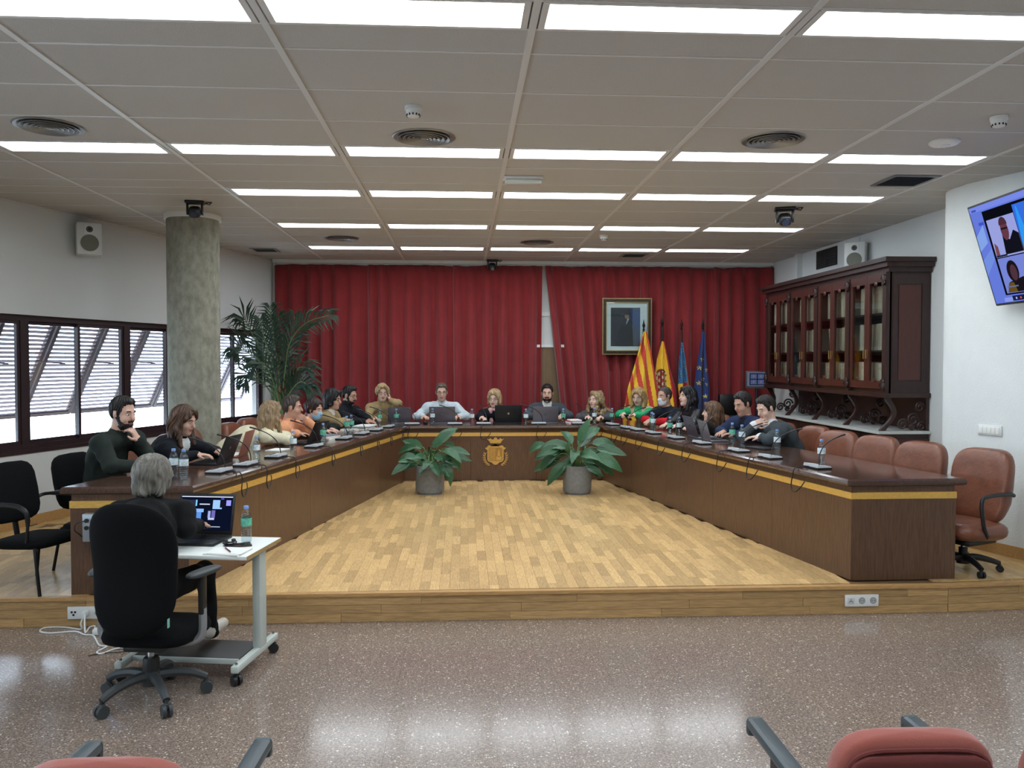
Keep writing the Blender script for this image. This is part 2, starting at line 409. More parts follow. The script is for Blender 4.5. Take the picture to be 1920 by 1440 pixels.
# right: slanted white wall with a rounded end, then the recessed wall behind the bookcase
pl = [(xr(-3.4)+TH, -3.4), (xr(-3.4), -3.4), (xr(6.8), 6.8)]
for a in range(0, 10):
    t = math.radians(-15+a*12.0); pl.append((4.52-.195*math.cos(t)*1.0, 6.98+.30*math.sin(t)))
pl += [(4.82, 7.28), (4.82, 7.0), (xr(6.5)+TH+.1, 6.5)]
struct(MB().prism(pl, 0, 3.6).build('wall_right', WHITEWALL))
struct(MB().box((4.80, 7.1, 0), (4.80+TH, YB+.1, 3.6)).build('wall_right_recess', PALEWALL, smooth=False))
# baseboards
for nm, a, b in (('baseboard_right', V(xr(5.70), 5.70, 0), V(xr(6.85), 6.85, 0)),):
    d = nrm(b-a); n = np.array([-d[1], d[0], 0]); pts = [a, b, b+n*.016, a+n*.016]
    struct(MB().prism([(t[0], t[1]) for t in pts], PZ+.0005, PZ+.095).build(nm, OAKTRIM, smooth=False))
m = MB(); wbox(m, .0, 7.05, -.016, 0, PZ+.0005, PZ+.095); struct(m.build('baseboard_left', OAKTRIM, smooth=False))
m = MB(); m.cyl((-2.83, YB-.035, .2), (-2.83, YB-.035, CEIL), .022, n=10); struct(m.build('trim_1', WHITEP))
m = MB(); m.box((4.72, 11.3, PZ), (4.80, 11.40, CEIL)); struct(m.build('trim_2', PALEWALL, smooth=False))
# concrete pillar
pil = empty('pillar', (-2.84, 8.75, PZ)); pil['kind'] = 'structure'
CONC = M('raw concrete', (140, 138, 124), .9, var=.30, vscale=16, bump=.5, bscale=60, stretch=(1, 1, .6))
MB().cyl((0, 0, 0), (0, 0, CEIL-PZ-.05), .262, n=48).build('shaft', CONC, pil)
MB().cyl((0, 0, CEIL-PZ-.05), (0, 0, CEIL-PZ), .284, n=48).build('collar', WHITEP, pil)
tag(pil, None)

# ---- ceiling
ce = struct(MB().box((-9, -3.4, CEIL+.03), (9, YB+.2, CEIL+.15)).build('ceiling', M('ceiling slab', (120, 120, 118), .9), smooth=False))
rows = []; y = 3.47; D = .594
for k in 'LHTTTLHTHLTTHLTTHLTT':
    h = D if k == 'T' else D/2; rows.append((y, y+h, k)); y += h
y = 3.47
for k in 'TTHLTTTHLT':
    h = D if k == 'T' else D/2; rows.insert(0, (y-h, y, k)); y -= h
LX0, LXP = .315, 1.21
tiles = {}
lights = []
lightrow = [r for r in rows if r[2] == 'L']
for y0, y1, k in rows:
    for c in range(-6, 6):
        x0 = LX0+LXP*c; x1 = x0+LXP
        if x1 < xl(y1)-.2 or x0 > (xr(y0) if y0 < 7 else 4.85): continue
        if k == 'L' and (-3 <= c <= 2 if y0 < 7 else -2 <= c <= 2): lights.append((x0, y0, y1, c)); continue
        key = round(y1-y0, 3)
        if key not in tiles:
            me = MB().box((0, 0, 0), (LXP-.006, key-.006, .018)).mesh('ceiling_tile', False); me.materials.append(CEILT); tiles[key] = me
        inst('ceiling_tile', tiles[key], ce, (x0+.003, y0+.003, CEIL))
for c in range(-6, 7):
    x = LX0+LXP*c
    MB().box((x-.017, -2, CEIL-.006), (x+.017, YB, CEIL+.02)).build('ceiling_bar', TBAR, ce, False)
for y0, y1, k in rows:
    MB().box((-7, y0-.009, CEIL-.003), (7, y0+.009, CEIL+.02)).build('ceiling_bar', TBAR, ce, False)
for nm, p, q in (('trim_3', wl(-.1, -.02, 0), wl(16, -.02, 0)),):
    m = MB(); wbox(m, 0, 15, -.02, 0, CEIL-.02, CEIL-.001); struct(m.build(nm, TBAR, smooth=False))
struct(MB().box((-2.85, YB-.10, CEIL-.05), (4.79, YB-.001, CEIL-.001)).build('trim_4', WHITEP, smooth=False))
LAMP = emission_mat('lit diffuser', (238, 248, 255), PANEL)
fme = MB(); lx, ly = LXP-.05, D/2-.006
fme.box((0, 0, 0), (lx, .018, .03)); fme.box((0, ly-.018, 0), (lx, ly, .03)); fme.box((0, .018, 0), (.03, ly-.018, .03)); fme.box((lx-.03, .018, 0), (lx, ly-.018, .03))
fme = fme.mesh('frame', False); fme.materials.append(TBAR)
dme = MB().box((.03, .018, .006), (lx-.03, ly-.018, .012)).mesh('diffuser', False); dme.materials.append(LAMP)
rowname = {}
vis = sorted({round(l[1], 2) for l in lights}, reverse=True)      # far row first
for x0, y0, y1, c in sorted(lights, key=lambda l: (-l[1], l[0])):
    r = vis.index(round(y0, 2)); first = -3 if y0 < 7 else -2
    rn = ['row nearest the red curtain', 'second row from the curtain', 'third row from the curtain', 'fourth row from the curtain', 'row cut by the top of the picture', 'row above the viewer', 'row behind the viewer'][min(r, 6)]
    e = empty('ceiling_light', (x0+.025, y0+.003, CEIL-.006))
    tag(e, 'lit ceiling panel, %s from left in the %s' % (ORD[c-first], rn), 'ceiling light', 'strip light panels in the ceiling')
    inst('frame', fme, e); inst('diffuser', dme, e)
# round air diffusers
def diffuser_mesh():
    parts = []
    for r in (.205, .165, .130, .097, .066, .036):
        parts.append(MB().lathe([(r-.026, .010), (r-.005, -.008), (r, -.006), (r-.012, .010)], 36, cap=False).mesh('ring'))
    return parts
dparts = diffuser_mesh()
for p in dparts: p.materials.append(ALUGREY)
bk = MB().cyl((0, 0, .001), (0, 0, .004), .2, n=32).mesh('backplate'); bk.materials.append(BLACKP)
fl_ = MB().lathe([(.205, 0), (.235, -.006), (.245, .0), (.205, .004)], 40, cap=False).mesh('flange'); fl_.materials.append(ALUGREY)
cc = MB().lathe([(.001, -.012), (.02, -.008), (.024, .0)], 16, cap=False).mesh('cone'); cc.materials.append(ALUGREY)
for (px, py), lab in (((92, 237), 'round ringed air diffuser in the ceiling at the far left'), ((795, 257), 'round ringed air diffuser below the left smoke detector, mid ceiling'), ((1450, 262), 'round ringed air diffuser in the ceiling to the right of centre'),
                      ((640, 446), 'small-looking far round air diffuser near the curtain on the left'), ((1007, 454), 'far round air diffuser above the portrait side of the curtain')):
    q = atz(px, py, CEIL); e = empty('air_diffuser', (q[0], q[1], CEIL-.010)); tag(e, lab, 'air vent', 'round ceiling air diffusers'); e.scale = (.88, .88, .88)
    for p in dparts: inst('ring', p, e, (0, 0, 0))
    inst('backplate', bk, e, (0, 0, .006)); inst('flange', fl_, e, (0, 0, .008)); inst('cone', cc, e, (0, 0, 0))
for (px, py), lab in (((775, 200), 'white smoke detector above the middle air diffuser'), ((1873, 219), 'white smoke detector in the ceiling at the far right'), ((1132, 441), 'white smoke detector in front of the fourth light row, right of centre')):
    q = atz(px, py, CEIL); e = empty('smoke_detector', (q[0], q[1], CEIL)); tag(e, lab, 'smoke detector', 'ceiling smoke detectors'); e.scale = (.84, .84, .9)
    MB().lathe([(.062, -.001), (.062, -.022), (.055, -.026)], 24).build('base', WHITEP, e)
    MB().lathe([(.055, -.026), (.052, -.05), (.040, -.068), (.034, -.07)], 24).build('dome', WHITEP, e)
    for a in range(12):
        t = a*pi/6; MB().cbox((.048*math.cos(t), .048*math.sin(t), -.056), (.006, .01, .016), rotz(t)).build('slot', BLACKP, e, False)
q = atz(1771, 265, CEIL); e = empty('ceiling_disc', (q[0], q[1], CEIL)); tag(e, 'flat white round ceiling unit beside the right smoke detector', 'access point')
MB().lathe([(.10, -.001), (.10, -.012), (.085, -.024), (.05, -.03)], 32).build('cover', WHITEP, e); MB().lathe([(.04, -.03), (.035, -.036), (.02, -.038)], 20).build('cap', WHITEP, e)
for (px, py), w, lab in (((1697, 338), .40, 'square ceiling return grille near the wall screen'), ((497, 468), .34, 'square ceiling grille beside the concrete pillar near the curtain'), ((1188, 478), .36, 'square ceiling grille close to the curtain, right of centre')):
    q = atz(px, py, CEIL); e = empty('ceiling_grille', (q[0], q[1], CEIL-.004)); tag(e, lab, 'air vent', 'square ceiling grilles')
    m = MB(); h = w/2
    m.box((-h, -h, -.008), (h, -h+.03, .002)); m.box((-h, h-.03, -.008), (h, h, .002)); m.box((-h, -h+.03, -.008), (-h+.03, h-.03, .002)); m.box((h-.03, -h+.03, -.008), (h, h-.03, .002)); m.build('frame', ALUGREY, e, False)
    MB().box((-h+.03, -h+.03, 0), (h-.03, h-.03, .002)).build('filter', BLACKP, e, False)
    for i in range(12):
        y = -h+.04+(w-.08)*i/11; MB().cbox((0, y, -.004), (w-.06, .012, .003), rotx(.6)).build('slat', DGREY, e, False)
q = atz(981, 332, CEIL); e = empty('emergency_light', (q[0], q[1], CEIL)); tag(e, 'rectangular emergency light with clear cover under the ceiling', 'emergency light')
MB().bevbox((0, 0, -.012), (.33, .13, .024), .008).build('housing', WHITEP, e); MB().bevbox((0, 0, -.042), (.30, .10, .036), .012).build('cover', M('frosted cover', (214, 220, 216), .25), e)
# dark ceiling cameras
CAMB = M('black camera body', (20, 22, 26), .35)
LENS = M('camera lens', (36, 44, 60), .08, coat=.6)
def ptz(x, y, z, az, lab, sc=1.0, back=False):
    e = empty('conference_camera', (x, y, z), az); tag(e, lab, 'camera', 'black conference cameras under the ceiling'); e.scale = (sc, sc, sc)
    MB().bevbox((0, 0, -.016), (.20, .13, .03), .01).build('mount', CAMB, e)
    for s in (-1, 1): MB().bevbox((s*.075, 0, -.09), (.022, .06, .12), .008).build('yoke_arm', CAMB, e)
    MB().sup((0, -.015, -.12), (.125, .16, .12), 3.2, rotx(.35)).build('head', CAMB, e)
    MB().cyl((0, -.08, -.155), (0, -.125, -.172), .036, .032, n=20).build('lens', LENS, e)
    MB().tube([(.10, 0, -.02), (.15, .01, -.03), (.17, .02, -.004), (.13, .05, -.002), (.10, .05, -.012)], .006).build('bracket', CAMB, e)
q = atz(378, 376, CEIL); ptz(-2.56, 7.95, CEIL, .2, 'black camera hanging in front of the concrete pillar', .88)
q = atz(1468, 391, CEIL); ptz(q[0], q[1]-.05, CEIL, -.3, 'black camera hanging from the ceiling on the right')
q = aty(923, 486, 12.2); ptz(q[0], 12.2, CEIL-.006, 0, 'small black camera over the middle of the red curtain', .85)
# wall loudspeakers
SPKW = M('white speaker box', (216, 217, 214), .5); CONE = M('speaker grille', (120, 120, 108), .8, var=.2, vscale=200)
def wall_speaker(c, wn, nn, lab, w=.235, h=.33, d=.20):
    e = empty('wall_speaker', c); tag(e, lab, 'loudspeaker', 'white wall loudspeakers'); nn = nrm(nn); uz = V(0, 0, 1); ux = np.cross(nn, uz); R = np.stack([ux, nn, uz], 1)
    G = .10; MB().bevbox(nn*(G+d*.5), (w, d, h), .012, R).build('cabinet', SPKW, e); d += G
    def disc(cz, r, t0, t1, name, mt): MB().cyl(nn*(d+t0)+uz*cz, nn*(d+t1)+uz*cz, r, n=28).build(name, mt, e)
    disc(-.045, .098, -.001, .004, 'woofer_ring', SPKW); disc(-.045, .086, .004, .007, 'woofer', CONE)
    MB().bevbox(nn*(d+.002)+uz*.095, (.10, .008, .10), .004, R).build('tweeter_plate', SPKW, e); disc(.095, .032, .005, .009, 'tweeter', M('tweeter', (70, 72, 72), .4)); disc(.095, .013, .009, .013, 'dome', BLACKP)
    MB().cyl(wn*.004, nn*(G+.01), .022, n=10).build('bracket', ALUGREY, e); MB().bevbox(wn*.008, (.09, .012, .12), .003, np.stack([np.cross(wn, uz), wn, uz], 1)).build('bracket_plate', ALUGREY, e)
    MB().tube([uz*.06+wn*.012, uz*(h/2+.06)+wn*.010, uz*(CEIL-c[2]-.005)+wn*.010], .006).build('cable', SPKW, e)
s = 3.70; q = wl(s, 0, 0); wall_speaker((q[0]-NL[0]*.002, q[1]-NL[1]*.002, 3.07), -NL, nrm(V(.48, -.88, 0)), 'white two-way loudspeaker on the left wall above the windows')
wall_speaker((4.798, 9.62, 3.05), V(-1, 0, 0), nrm(V(-.62, -.78, 0)), 'white two-way loudspeaker on the right wall above the bookcase', .235, .33, .2)
e = empty('wall_vent', (4.797, 10.52, 3.17)); tag(e, 'black rectangular vent grille on the right wall above the bookcase', 'air vent')
m = MB(); m.box((-.012, -.30, -.12), (0, .30, .12)); m.build('frame', BLACKP, e, False)
for i in range(8): MB().cbox((-.016, 0, -.10+i*.028), (.012, .56, .004), roty(.6)).build('slat', DGREY, e, False)
MB().box((-.02, -.012, -.12), (-.012, .012, .12)).build('divider', DGREY, e, False)
# switches and sockets
UR = nrm((.33, -1, 0)); NR = np.array([UR[1], -UR[0], 0.0])
NR = NR if NR[0] < 0 else -NR
yy = 6.55; e = empty('light_switch', (xr(yy)+NR[0]*.001, yy, 1.225)); tag(e, 'white five-gang light switch panel on the right wall', 'light switch'); R = np.stack([UR, -NR, V(0, 0, 1)], 1)
MB().bevbox(NR*.006, (.22, .012, .085), .004, R).build('plate', WHITEP, e)
for i in range(5): MB().bevbox(NR*.013+UR*(-.076+i*.038), (.035, .008, .06), .003, R).build('rocker', M('switch rocker', (236, 236, 230), .35), e)
def socket_plate(c, labs, n, lab):
    e = empty('wall_socket', c); tag(e, lab, 'socket', 'socket plates in the platform riser'); w = .082*n
    MB().bevbox((0, -.006, 0), (w, .012, .085), .004).build('plate', WHITEP, e)
    for i in range(n):
        x = -w/2+.041+.082*i
        if labs[i] == 's':
            m = MB(); m.add([(x+.024*math.cos(t*pi/12), -.0125, .024*math.sin(t*pi/12)) for t in range(24)]+[(x+.019*math.cos(t*pi/12), -.0135, .019*math.sin(t*pi/12)) for t in range(24)], [(t, (t+1) % 24, 24+(t+1) % 24, 24+t) for t in range(24)]); m.build('socket_ring', ALUGREY, e)
            MB().cyl((x, -.0118, 0), (x, -.0126, 0), .02, n=20).build('well', M('socket well', (176, 178, 176), .5), e)
            for s in (-1, 1): MB().cyl((x+s*.009, -.0125, 0), (x+s*.009, -.0132, 0), .003, n=8).build('hole', BLACKP, e)
        elif labs[i] == 't':
            for a in range(3): t = pi/2+a*2*pi/3; MB().cyl((x+.013*math.cos(t), -.012, -.013*math.sin(t)), (x+.013*math.cos(t), -.014, -.013*math.sin(t)), .0075, n=12).build('hole', BLACKP, e)
        elif labs[i] == 'v':
            MB().bevbox((x, -.0135, 0), (.045, .004, .045), .001).build('insert', M('socket insert', (205, 206, 204), .5), e)
            for a in range(3): t = pi/2+a*2*pi/3; MB().cbox((x+.008*math.cos(t), -.0158, .008*math.sin(t)), (.016, .002, .003), roty(-t)).build('slot', DGREY, e, False)
        elif labs[i] == 'p':
            MB().bevbox((x+.004, -.036, .004), (.034, .05, .036), .008).build('plug', WHITEP, e)
    return e
q = aty(1615, 1126, 5.59); socket_plate((q[0], 5.592, .098), 'vss', 3, 'white triple socket plate in the riser below the right end of the table')
q = aty(170, 1148, 5.63); socket_plate((-2.56, 5.628, .098), 'tps', 3, 'white triple socket plate in the riser behind the office chair')
# ================================================================== council table
def rz_of(v): return math.atan2(-v[0], v[1])      # turn that carries local +Y onto v
PTS = [V(*IN[k]) for k in ('lf', 'lr', 'rr', 'rf')]
SEGD = [nrm(PTS[i+1]-PTS[i]) for i in range(3)]
SEGN = [np.array([-d[1], d[0]]) for d in SEGD]                   # outwards, towards the seats
def isect(p, d, q, e):
    A = np.array([[d[0], -e[0]], [d[1], -e[1]]]); t = np.linalg.solve(A, q-p); return p+d*t[0]
EY = [5.70, 5.74]
def ring(ds, endoff=0.0):
    """polyline of the three segments pushed out by ds[i]; ends stay on the cross lines of the two table ends"""
    L = [(PTS[i]+SEGN[i]*ds[i], SEGD[i]) for i in range(3)]
    a = isect(L[0][0], L[0][1], V(0, EY[0]-endoff), V(1.0, 0)); d = isect(L[2][0], L[2][1], V(0, EY[1]-endoff), V(1.0, 0))
    return [a, isect(*L[0], *L[1]), isect(*L[1], *L[2]), d]
TT = .745                                                        # top above the platform
OUT = [.80, .72, .78]; TOPO = [.775, .70, .785]
tab = empty('council_table', (.5, 8.3, PZ)); tag(tab, 'large U-shaped dark wooden council table with yellow inlay band and carved crest', 'table')
OFF = V(.5, 8.3)
def lay(dsi, dso, z0, z1, seg, e=0.0, m=None):
    a = ring(dsi, e); b = ring(dso, e); m = m or MB()
    poly = [a[seg]-OFF, a[seg+1]-OFF, b[seg+1]-OFF, b[seg]-OFF]
    return m.prism([tuple(p) for p in poly][::-1], z0, z1)
for sg in range(3):
    m = MB(); prof = [(-.030, .692, .012), (-.045, .700, .026), (-.050, .715, .03), (-.047, .733, .028), (-.036, .745, .018)]
    rg = []
    for d, z, e in prof:
        a = ring([d]*3, e); b = ring([TOPO[i]-d for i in range(3)], e)
        rg.append([(*(p-OFF), z) for p in (a[sg], a[sg+1], b[sg+1], b[sg])])
    vs_ = [p for r in rg for p in r]; fs_ = []
    for i in range(len(rg)-1):
        for j in range(4): k = (j+1) % 4; fs_.append((i*4+j, i*4+k, (i+1)*4+k, (i+1)*4+j))
    fs_ += [(3, 2, 1, 0), tuple(4*(len(rg)-1)+j for j in range(4))]
    m.add(vs_, [tuple(reversed(f)) for f in fs_])
    m.build('table_top', TOPWOOD, tab, ang=25)
    lay([.012]*3, [.04]*3, .645, .6925, sg).build('upper_rail', MAHOG, tab, False)
    lay([-.005]*3, [.03]*3, .597, .645, sg, .005).build('inlay_band', INLAY, tab, False)
    a = ring([0]*3); b = ring([.03]*3); n = [5, 3, 5][sg]
    for i in range(n):
        t0, t1 = i/n, (i+1)/n; g = .0012/np.linalg.norm(a[sg+1]-a[sg])*1.0
        P = [a[sg]+(a[sg+1]-a[sg])*(t0+g), a[sg]+(a[sg+1]-a[sg])*(t1-g), b[sg]+(b[sg+1]-b[sg])*(t1-g), b[sg]+(b[sg+1]-b[sg])*(t0+g)]
        MB().prism([tuple(p-OFF) for p in P][::-1], .0005, .597).build('front_panel', MAHOG, tab, False)
for nm, sg in (('left', 0), ('right', 2)):
    d0 = ring([.0]*3); d1 = ring([.775, .7, .775]); i = 0 if sg == 0 else 3
    x0, x1 = sorted((d0[i][0], d1[i][0])); y = EY[0 if sg == 0 else 1]
    def eb(a, b, dy, z0, z1, name, mt): MB().box((a-OFF[0], y-dy-OFF[1], z0), (b-OFF[0], y+.03-OFF[1], z1)).build(name, mt, tab, False)
    eb(x0+.004, x1-.004, -.010, .645, .6925, 'upper_rail', MAHOG); eb(x0-.004, x1+.004, .006, .597, .645, 'inlay_band', INLAY); eb(x0, x1, .001, .0005, .597, 'end_panel', MAHOG)
    for t in ((.16, .40) if sg == 0 else (.2, .34)):                                 # knee supports under the wings
        a = ring([.05]*3); b = ring([OUT[i]-.12 for i in range(3)])
        A = a[sg]+(a[sg+1]-a[sg])*t if sg == 0 else a[3]+(a[2]-a[3])*t; B = b[sg]+(b[sg+1]-b[sg])*t if sg == 0 else b[3]+(b[2]-b[3])*t
        d = nrm(B-A); w = np.array([-d[1], d[0]])*.012
        MB().prism([tuple(p-OFF) for p in (A-w, B-w, B+w, A+w)], .0005, .692).build('support_panel', MAHOG, tab, False)
# carved coat of arms on the middle panel
q = aty(929, 848, 10.9); CG = V(q[0]-OFF[0], 10.905-OFF[1]-.0, q[2]-PZ-.018)
GOLD = M('carved pale wood', (206, 160, 80), .45, var=.15, vscale=30, stretch=(1, 1, 3)); GOLD2 = M('carved wood recess', (168, 122, 52), .5)
crest = empty('crest', CG); crest.parent = tab; crest.scale = (.93, 1, .93)
UXc, UYc = V(1, 0, 0), V(0, 0, 1)
def cp(poly, y, t, name, mt=GOLD, m=None):
    # thickness towards the viewer (-Y) : ux x uy = (1,0,0)x(0,0,1) = (0,-1,0)
    return MB().plate(poly, (0, -y, 0), UXc, UYc, t).build(name, mt, crest, False)
w_, h_ = .112, .135
def half(pts): return pts+[(-x, y) for x, y in reversed(pts)]
outer = half([(0, -.165), (.035, -.150), (.05, -.130), (.10, -.115), (.118, -.09), (.118, .055), (.135, .062), (.148, .075), (.145, .092), (.13, .085), (.105, .118), (.085, .120), (.055, .108), (.03, .118)])+[(0, .138)]
cp([p for p in outer], .0, .014, 'shield')
cp(half([(0, -.105), (.085, -.105), (.098, -.095), (.100, .070), (.085, .088), (.0, .088)])[1:-1], .014, .002, 'field', GOLD2)
for i in range(4): cp([(-.088+i*.022, -.098), (-.078+i*.022, -.098), (-.078+i*.022, .08), (-.088+i*.022, .08)], .016, .003, 'pale', GOLD)
cp([(-.002, -.10), (.002, -.10), (.002, .085), (-.002, .085)], .016, .005, 'divider', GOLD)
cp([(.025, -.035), (.07, -.035), (.064, .0), (.060, .035), (.066, .045), (.030, .045), (.036, .035), (.032, 0)], .016, .005, 'tower', GOLD)
cp([(.012, -.095), (.088, -.095), (.088, -.045), (.070, -.040), (.05, -.052), (.03, -.040), (.012, -.045)], .016, .004, 'rock', GOLD)
cp([(.043, .05), (.053, .05), (.053, .064), (.043, .064)], .016, .004, 'finial', GOLD)
cp([(-.075, .150), (.075, .150), (.085, .172), (-.085, .172)], 0, .014, 'crown_band')
cp([(-.085, .174), (.085, .174), (.128, .222), (.098, .205), (.085, .215), (.070, .226), (.055, .205), (.030, .205), (.012, .235), (-.012, .235), (-.03, .205), (-.055, .205), (-.07, .226), (-.085, .215), (-.098, .205), (-.128, .222)], 0, .012, 'crown')
for s in (-1, 1):
    for i in range(7):
        t = i/6; a = -1.25+t*1.55; c = (s*(.150*math.cos(a*.85)+.012), -.045+.125*math.sin(a)); dr = (a+pi/2)*1.0
        L_ = .032
        for side in (-.6, .6):
            an = dr+side if s > 0 else pi-(dr+side); ca, sa = math.cos(an), math.sin(an)
            poly = [(c[0]+ca*u*L_-sa*v*L_, c[1]+sa*u*L_+ca*v*L_) for u, v in ((-.2, 0), (.3, -.28), (1.25, 0), (.3, .28))]
            cp(poly, 0, .009, 'laurel_leaf')

# ================================================================== bottles, microphones, laptops, papers
PET = glass_mat('clear bottle plastic', (244, 249, 251), .05, .08)
CAPB = M('pale blue cap', (126, 160, 214), .4)
LABG = M('green bottle label', (96, 178, 152), .5, var=.5, vscale=40); LABW = M('white and blue bottle label', (206, 220, 226), .5, var=.25, vscale=60)
WATER = glass_mat('water', (242, 247, 249), .02, .02)
def bottle_meshes():
    prof = [(.006, .0), (.026, .001), (.0305, .008), (.0315, .016)]
    for i in range(5): z = .022+i*.015; prof += [(.0315, z), (.0288, z+.0075)]
    prof += [(.0315, .099), (.0315, .150), (.030, .160), (.024, .178), (.0145, .192), (.0125, .196), (.0125, .202)]
    body = MB().lathe(prof, 16).mesh('body'); body.materials.append(PET)
    lab = MB().lathe([(.0318, .100), (.0322, .102), (.0322, .146), (.0318, .148)], 16, cap=False).mesh('label')
    cap = MB().lathe([(.0145, .200), (.015, .201), (.015, .216), (.0135, .219)], 14).mesh('cap'); cap.materials.append(CAPB)
    wat = MB().lathe([(.006, .002), (.025, .003), (.0285, .012), (.0275, .097), (.029, .10), (.029, .150), (.0225, .172), (.0005, .1725)], 14).mesh('water'); wat.materials.append(WATER)
    l1 = lab.copy(); l1.materials.append(LABG); l2 = lab; l2.materials.append(LABW)
    return body, cap, wat, l1, l2
BB, BC, BW_, BL1, BL2 = bottle_meshes()
def bottle(x, y, z, lab, green=False, grp='water bottles on the council table'):
    e = empty('water_bottle', (x, y, z), random.Random(x*7+y).uniform(0, 6)); tag(e, lab, 'bottle', grp)
    inst('body', BB, e); inst('cap', BC, e); inst('water', BW_, e); inst('label', BL1 if green else BL2, e); return e
TZ = PZ+TT
BOT = [((326, 897), 0, 'in front of the man in dark green, left of its pair'), ((345, 899), 0, 'before the woman in the black puffer jacket, right of its pair'), ((481, 866), 0, 'before the empty brown chair on the left wing'), ((550, 852), 0, 'before the woman in the cream blazer'),
       ((606, 833), 1, 'before the masked woman in black'), ((650, 815), 1, 'before the woman in mustard with black hair, left of its pair'), ((659, 812), 1, 'before the woman in mustard with black hair, right of its pair'),
       ((712, 798), 1, 'before the blonde woman in the mustard turtleneck'), ((743, 797), 1, 'beside the small grey laptop at the left corner'), ((811, 796), 0, 'left of the laptop of the man in pale blue'), ((885, 797), 0, 'between the man in pale blue and the woman with the pink scarf'),
       ((986, 797), 0, 'between the black laptop and the silver laptop'), ((1056, 796), 1, 'right of the man in the grey suit'), ((1116, 795), 0, 'before the curly-haired woman'), ((1152, 797), 1, 'between the curly-haired woman and the woman in green'),
       ((1215, 808), 0, 'before the woman in green, front one of its pair'), ((1222, 805), 1, 'before the woman in green, back one of its pair'), ((1256, 817), 1, 'before the masked man in the dark jacket, left of its pair'), ((1273, 817), 0, 'before the black-haired woman, right of its pair'),
       ((1373, 832), 1, 'before the man in the blue blazer, left of its pair'), ((1391, 837), 0, 'before the man in the grey jumper, right of its pair'), ((1457, 849), 0, 'next to the man in the grey jumper on the empty-chair side'), ((1526, 874), 0, 'standing alone nearest the right end of the table')]
BOTTLES = {}
for (px, py), g, lab in BOT:
    p = atz(px, py, TZ)
    if px in (1526, 1116, 1152, 1215): p = p+V(*(SEGN[1] if px in (1116, 1152) else SEGN[2]), 0)*(.18 if px == 1152 else .07)
    bottle(p[0], p[1], TZ, 'clear water bottle '+lab, g); BOTTLES[(px, py)] = p
MICB = M('microphone base grey', (186, 190, 194), .4, 0.0); 
m = MB(); m.bevbox((0, 0, .007), (.205, .135, .014), .005); ub = m.mesh('foot'); ub.materials.append(BLACKP)
m = MB().add([(-.098, -.062, .014), (.098, -.062, .014), (.098, .062, .014), (-.098, .062, .014), (-.094, -.058, .036), (.094, -.058, .036), (.094, .058, .022), (-.094, .058, .022)], [(0, 3, 2, 1), (4, 5, 6, 7), (0, 1, 5, 4), (1, 2, 6, 5), (2, 3, 7, 6), (3, 0, 4, 7)]); tb = m.mesh('console', False); tb.materials.append(MICB)
m = MB()
for i in range(4): m.cbox((-.05+i*.028, .03, .0265), (.016, .012, .004))
kb = m.mesh('buttons', False); kb.materials.append(DGREY)
gp = []
for i in range(15):
    t = i/14; a = t*1.05; gp.append((-.05*t, .27*(1-math.cos(a))/(1-math.cos(1.05))*(.35+.65*t), .235*math.sin(a)/math.sin(1.05)))
gk = MB().tube(gp, [.0045]*12+[.0055, .007, .007], 7).mesh('gooseneck'); gk.materials.append(BLACKP)
EDGE = .175
cpth = [(-.02, -.055, .012), (-.02, -.10, .014), (-.022, -EDGE+.03, .008), (-.024, -EDGE-.004, .006), (-.027, -EDGE-.022, -.018), (-.03, -EDGE-.028, -.06), (-.045, -EDGE-.03, -.125), (-.030, -EDGE-.032, -.175), (.015, -EDGE-.028, -.182), (.07, -EDGE-.018, -.135), (.095, -EDGE-.002, -.090)]
def smooth_path(P, n=4):
    P = [np.array(p, float) for p in P]; out = []
    for i in range(len(P)-1):
        p0, p1, p2, p3 = P[max(i-1, 0)], P[i], P[i+1], P[min(i+2, len(P)-1)]
        for k in range(n):
            t = k/n; out.append(.5*((2*p1)+(-p0+p2)*t+(2*p0-5*p1+4*p2-p3)*t*t+(-p0+3*p1-3*p2+p3)*t**3))
    out.append(P[-1]); return out
cb_ = MB().tube(smooth_path(cpth), .0046, 6).mesh('cable'); cb_.materials.append(BLACKP)
INNER = ring([-.05]*3)
def on_edge(sg, t, d):
    """point on the top d inside from the inner rim of segment sg"""
    a = ring([d-.05]*3); return a[sg]+(a[sg+1]-a[sg])*t
def snap(sg, px, py, d):
    p = atz(px, py, TZ)[:2]; a = ring([d-.05]*3); dd = SEGD[sg]; s = np.dot(p-a[sg], dd); return a[sg]+dd*s
MIC = [(0, (375, 885), 'at the near left end, beside a pair of bottles'), (0, (428, 872), 'in front of the brown folder on the left wing'), (0, (497, 857), 'just past the first lone bottle on the left wing'), (0, (571, 838), 'in front of the woman in the cream blazer'), (0, (628, 823), 'in front of the masked woman in black'), (0, (657, 814), 'in front of the woman in mustard with black hair'), (0, (684, 807), 'in front of the man in black with glasses'),
       (0, (709, 801), 'at the left inner corner'), (1, (776, 793), 'between the small grey laptop and the computer mouse'), (1, (854, 793), 'right of the laptop of the man in pale blue'), (1, (906, 793), 'left of the black laptop'), (1, (1007, 793), 'in front of the silver laptop of the man in the suit'), (1, (1080, 792), 'behind the right potted plant'),
       (2, (1143, 797), 'in front of the curly-haired woman'), (2, (1169, 803), 'at the hands of the woman in green'), (2, (1188, 807), 'between the woman in green and the masked man'), (2, (1222, 813), 'in front of the masked man in the dark jacket'), (2, (1267, 822), 'in front of the black-haired woman'), (2, (1320, 832), 'in front of the open grey laptop on the right wing'),
       (2, (1405, 846), 'in front of the man in the grey jumper'), (2, (1475, 858), 'second from the right end of the table, upright stem'), (2, (1547, 877), 'nearest the right end of the table, stem leaning right')]
